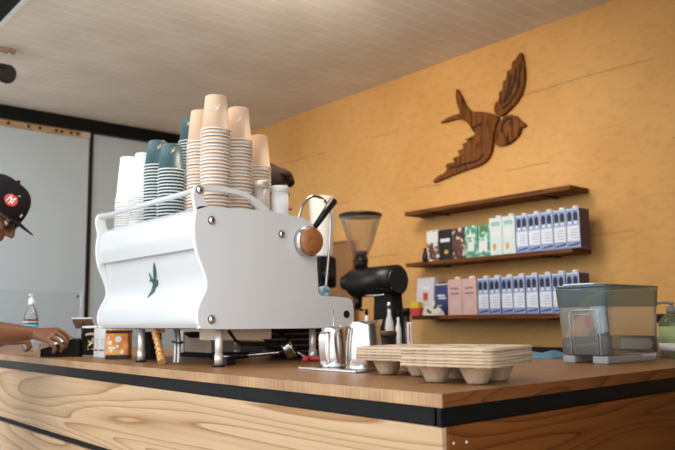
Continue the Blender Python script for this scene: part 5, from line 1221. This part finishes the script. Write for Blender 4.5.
tp_ = [[k + D2 * 0.03, k + D2 * 0.045 + V((0, 0, -0.014)), k + D2 * 0.04 + V((0, 0, -0.026))] for k in kn]
hand1 = hand_caps(wr, kn, tp_, [wr + D2 * 0.04 - S2 * 0.045, wr + D2 * 0.08 - S2 * 0.045])
D3 = V((0, 0, -1)); S3 = F
kn3 = [wrL + D3 * 0.08 + S3 * (0.03 - 0.02 * i) for i in range(4)]
tp3 = [[k + D3 * 0.035, k + D3 * 0.06 - Lf * 0.01, k + D3 * 0.075 - Lf * 0.02] for k in kn3]
hand3 = hand_caps(wrL, kn3, tp3, [wrL + D3 * 0.04 - S3 * 0.045, wrL + D3 * 0.075 - S3 * 0.05])
arms = [(shR, 0.05, elR, 0.040), (elR, 0.042, elR.lerp(wr, 0.3), 0.042), (elR.lerp(wr, 0.3), 0.042, wr, 0.026), (shL, 0.05, elL, 0.040), (elL, 0.042, elL.lerp(wrL, 0.3), 0.042), (elL.lerp(wrL, 0.3), 0.042, wrL, 0.026)]
body = [(neck - V((0, 0, 0.02)), 0.055, hc_ - Uh * 0.05, 0.055), (neck, 0.056, chest + V((0, 0, 0.1)), 0.075), (shR, 0.055, shL, 0.055), (chest, 0.09, pelvis, 0.09),
        (hipR, 0.08, knR, 0.055), (knR, 0.055, anR, 0.038), (hipL, 0.08, knL, 0.055), (knL, 0.055, anL, 0.038),
        (anR, 0.036, anR + F * 0.13 - V((0, 0, 0.045)), 0.028), (anL, 0.036, anL + F * 0.13 - V((0, 0, 0.045)), 0.028)]
caps_mesh(hd + arms + hand1 + hand3 + body, 'body', 'skinface', p2, 0.0045, 5)
cl = [(shR, 0.073, shL, 0.073), (neck - V((0, 0, 0.045)), 0.072, shR, 0.070), (neck - V((0, 0, 0.045)), 0.072, shL, 0.070), (neck - V((0, 0, 0.05)), 0.074, chest, 0.115), (chest, 0.118, pelvis, 0.118), (shR, 0.063, chest, 0.11), (shL, 0.063, chest, 0.11), (chest - Lf * 0.05, 0.115, pelvis - Lf * 0.04, 0.115), (chest + Lf * 0.05, 0.115, pelvis + Lf * 0.04, 0.115), (shR, 0.066, shR.lerp(elR, 0.62), 0.056), (shL, 0.066, shL.lerp(elL, 0.62), 0.056)]
caps_mesh(cl, 'shirt', 'shirt', p2, 0.009, 6)
caps_mesh([(pelvis - Lf * 0.04, 0.12, pelvis + Lf * 0.04, 0.12), (hipR, 0.095, knR, 0.07), (knR, 0.07, anR, 0.056), (hipL, 0.095, knL, 0.07), (knL, 0.07, anL, 0.056)], 'trousers', 'jeans', p2, 0.010, 5)
for an in (anR, anL):
    g0 = V((an.x, an.y, 0.043)); caps_mesh([(g0 - F * 0.04, 0.042, g0 + F * 0.06, 0.042), (g0 + F * 0.06, 0.042, g0 + F * 0.15 - V((0, 0, 0.008)), 0.034)], 'shoe', 'shoe', p2, 0.008, 3)
ax = (Fh, Lh, Uh)
caps_mesh([('e', HP(-0.022, 0, 0.048), (0.100, 0.088, 0.088), ax), ('e', HP(-0.055, 0, 0.0), (0.065, 0.085, 0.085), ax), ('e', HP(0.035, 0, 0.090), (0.062, 0.070, 0.035), ax), ('e', HP(0.075, 0, 0.075), (0.030, 0.055, 0.022), ax)], 'hair', 'hair', p2, 0.005, 3)
for s in (-1, 1):
    MB().ball(HP(0.0700, s * 0.033, 0.0), 0.0125).ball(HP(0.0800, s * 0.033, 0.0), 0.0045, 1).build('eye', ['eye', 'terra'], p2)
rag('wiping_cloth', 'cloth', 0.645, 1.075, ZT + 0.0005, 0.09, 0.085, 0.055, 5, 'dark blue cloth bunched behind the rear machine leg')

# ------------------------------------------------------------------ camera
cam = bpy.data.cameras.new('camera'); cam.sensor_width = 36; cam.sensor_fit = 'HORIZONTAL'; cam.lens = FPX / 675 * 36
cam.clip_start = 0.02
co = bpy.data.objects.new('camera', cam); C.objects.link(co)
right = V((R0.x, R1.x, R2.x)).normalized(); fwd = V((R0.z, R1.z, R2.z)).normalized(); upv = right.cross(fwd).normalized(); right = fwd.cross(upv).normalized()
m = Matrix((right, upv, -fwd)).transposed().to_4x4(); co.matrix_world = Matrix.Translation(CAMC) @ m
cam.dof.use_dof = True; cam.dof.focus_distance = 1.9; cam.dof.aperture_fstop = 4.0
bpy.context.scene.camera = co

# ------------------------------------------------------------------ light: overcast daylight through the open serving side, plus an added warm fill
w = bpy.data.worlds.new('sky'); bpy.context.scene.world = w; w.use_nodes = True
wn = w.node_tree.nodes; wl = w.node_tree.links
bg = wn['Background']
tc = wn.new('ShaderNodeTexCoord'); sp_ = wn.new('ShaderNodeSeparateXYZ'); wl.new(tc.outputs['Generated'], sp_.inputs[0])
cr = wn.new('ShaderNodeValToRGB'); e = cr.color_ramp.elements
e[0].position = 0.46; e[0].color = (0.40, 0.37, 0.33, 1); e[1].position = 0.56; e[1].color = (0.86, 0.93, 1.0, 1)
mr = wn.new('ShaderNodeMath'); mr.operation = 'MULTIPLY_ADD'; mr.inputs[1].default_value = 0.5; mr.inputs[2].default_value = 0.5
wl.new(sp_.outputs['Z'], mr.inputs[0]); wl.new(mr.outputs[0], cr.inputs['Fac']); wl.new(cr.outputs['Color'], bg.inputs['Color'])
bg.inputs['Strength'].default_value = 2.2
def area(name, loc, target, sx, sy, energy, col):
    l = bpy.data.lights.new(name, 'AREA'); l.shape = 'RECTANGLE'; l.size = sx; l.size_y = sy; l.energy = energy; l.color = col
    o = bpy.data.objects.new(name, l); C.objects.link(o); o.location = loc
    o.rotation_euler = (V(target) - V(loc)).to_track_quat('-Z', 'Y').to_euler(); return o
area('daylight', (-3.6, 3.2, 2.6), (0.6, 1.6, 1.3), 3.0, 2.2, 25, (1.0, 0.97, 0.93))
area('interior_fill', (0.75, 1.40, 2.63), (1.5, 2.9, 0.7), 0.4, 0.8, 29, (1.0, 0.89, 0.74))  # warm fill added out of view to brighten the room; no real fixture

v = bpy.context.scene.view_settings
bpy.context.scene.display_settings.display_device = 'sRGB'
v.view_transform = 'Standard'; v.look = 'None'; v.gamma = 1.0; v.use_curve_mapping = False; v.exposure = 0.18
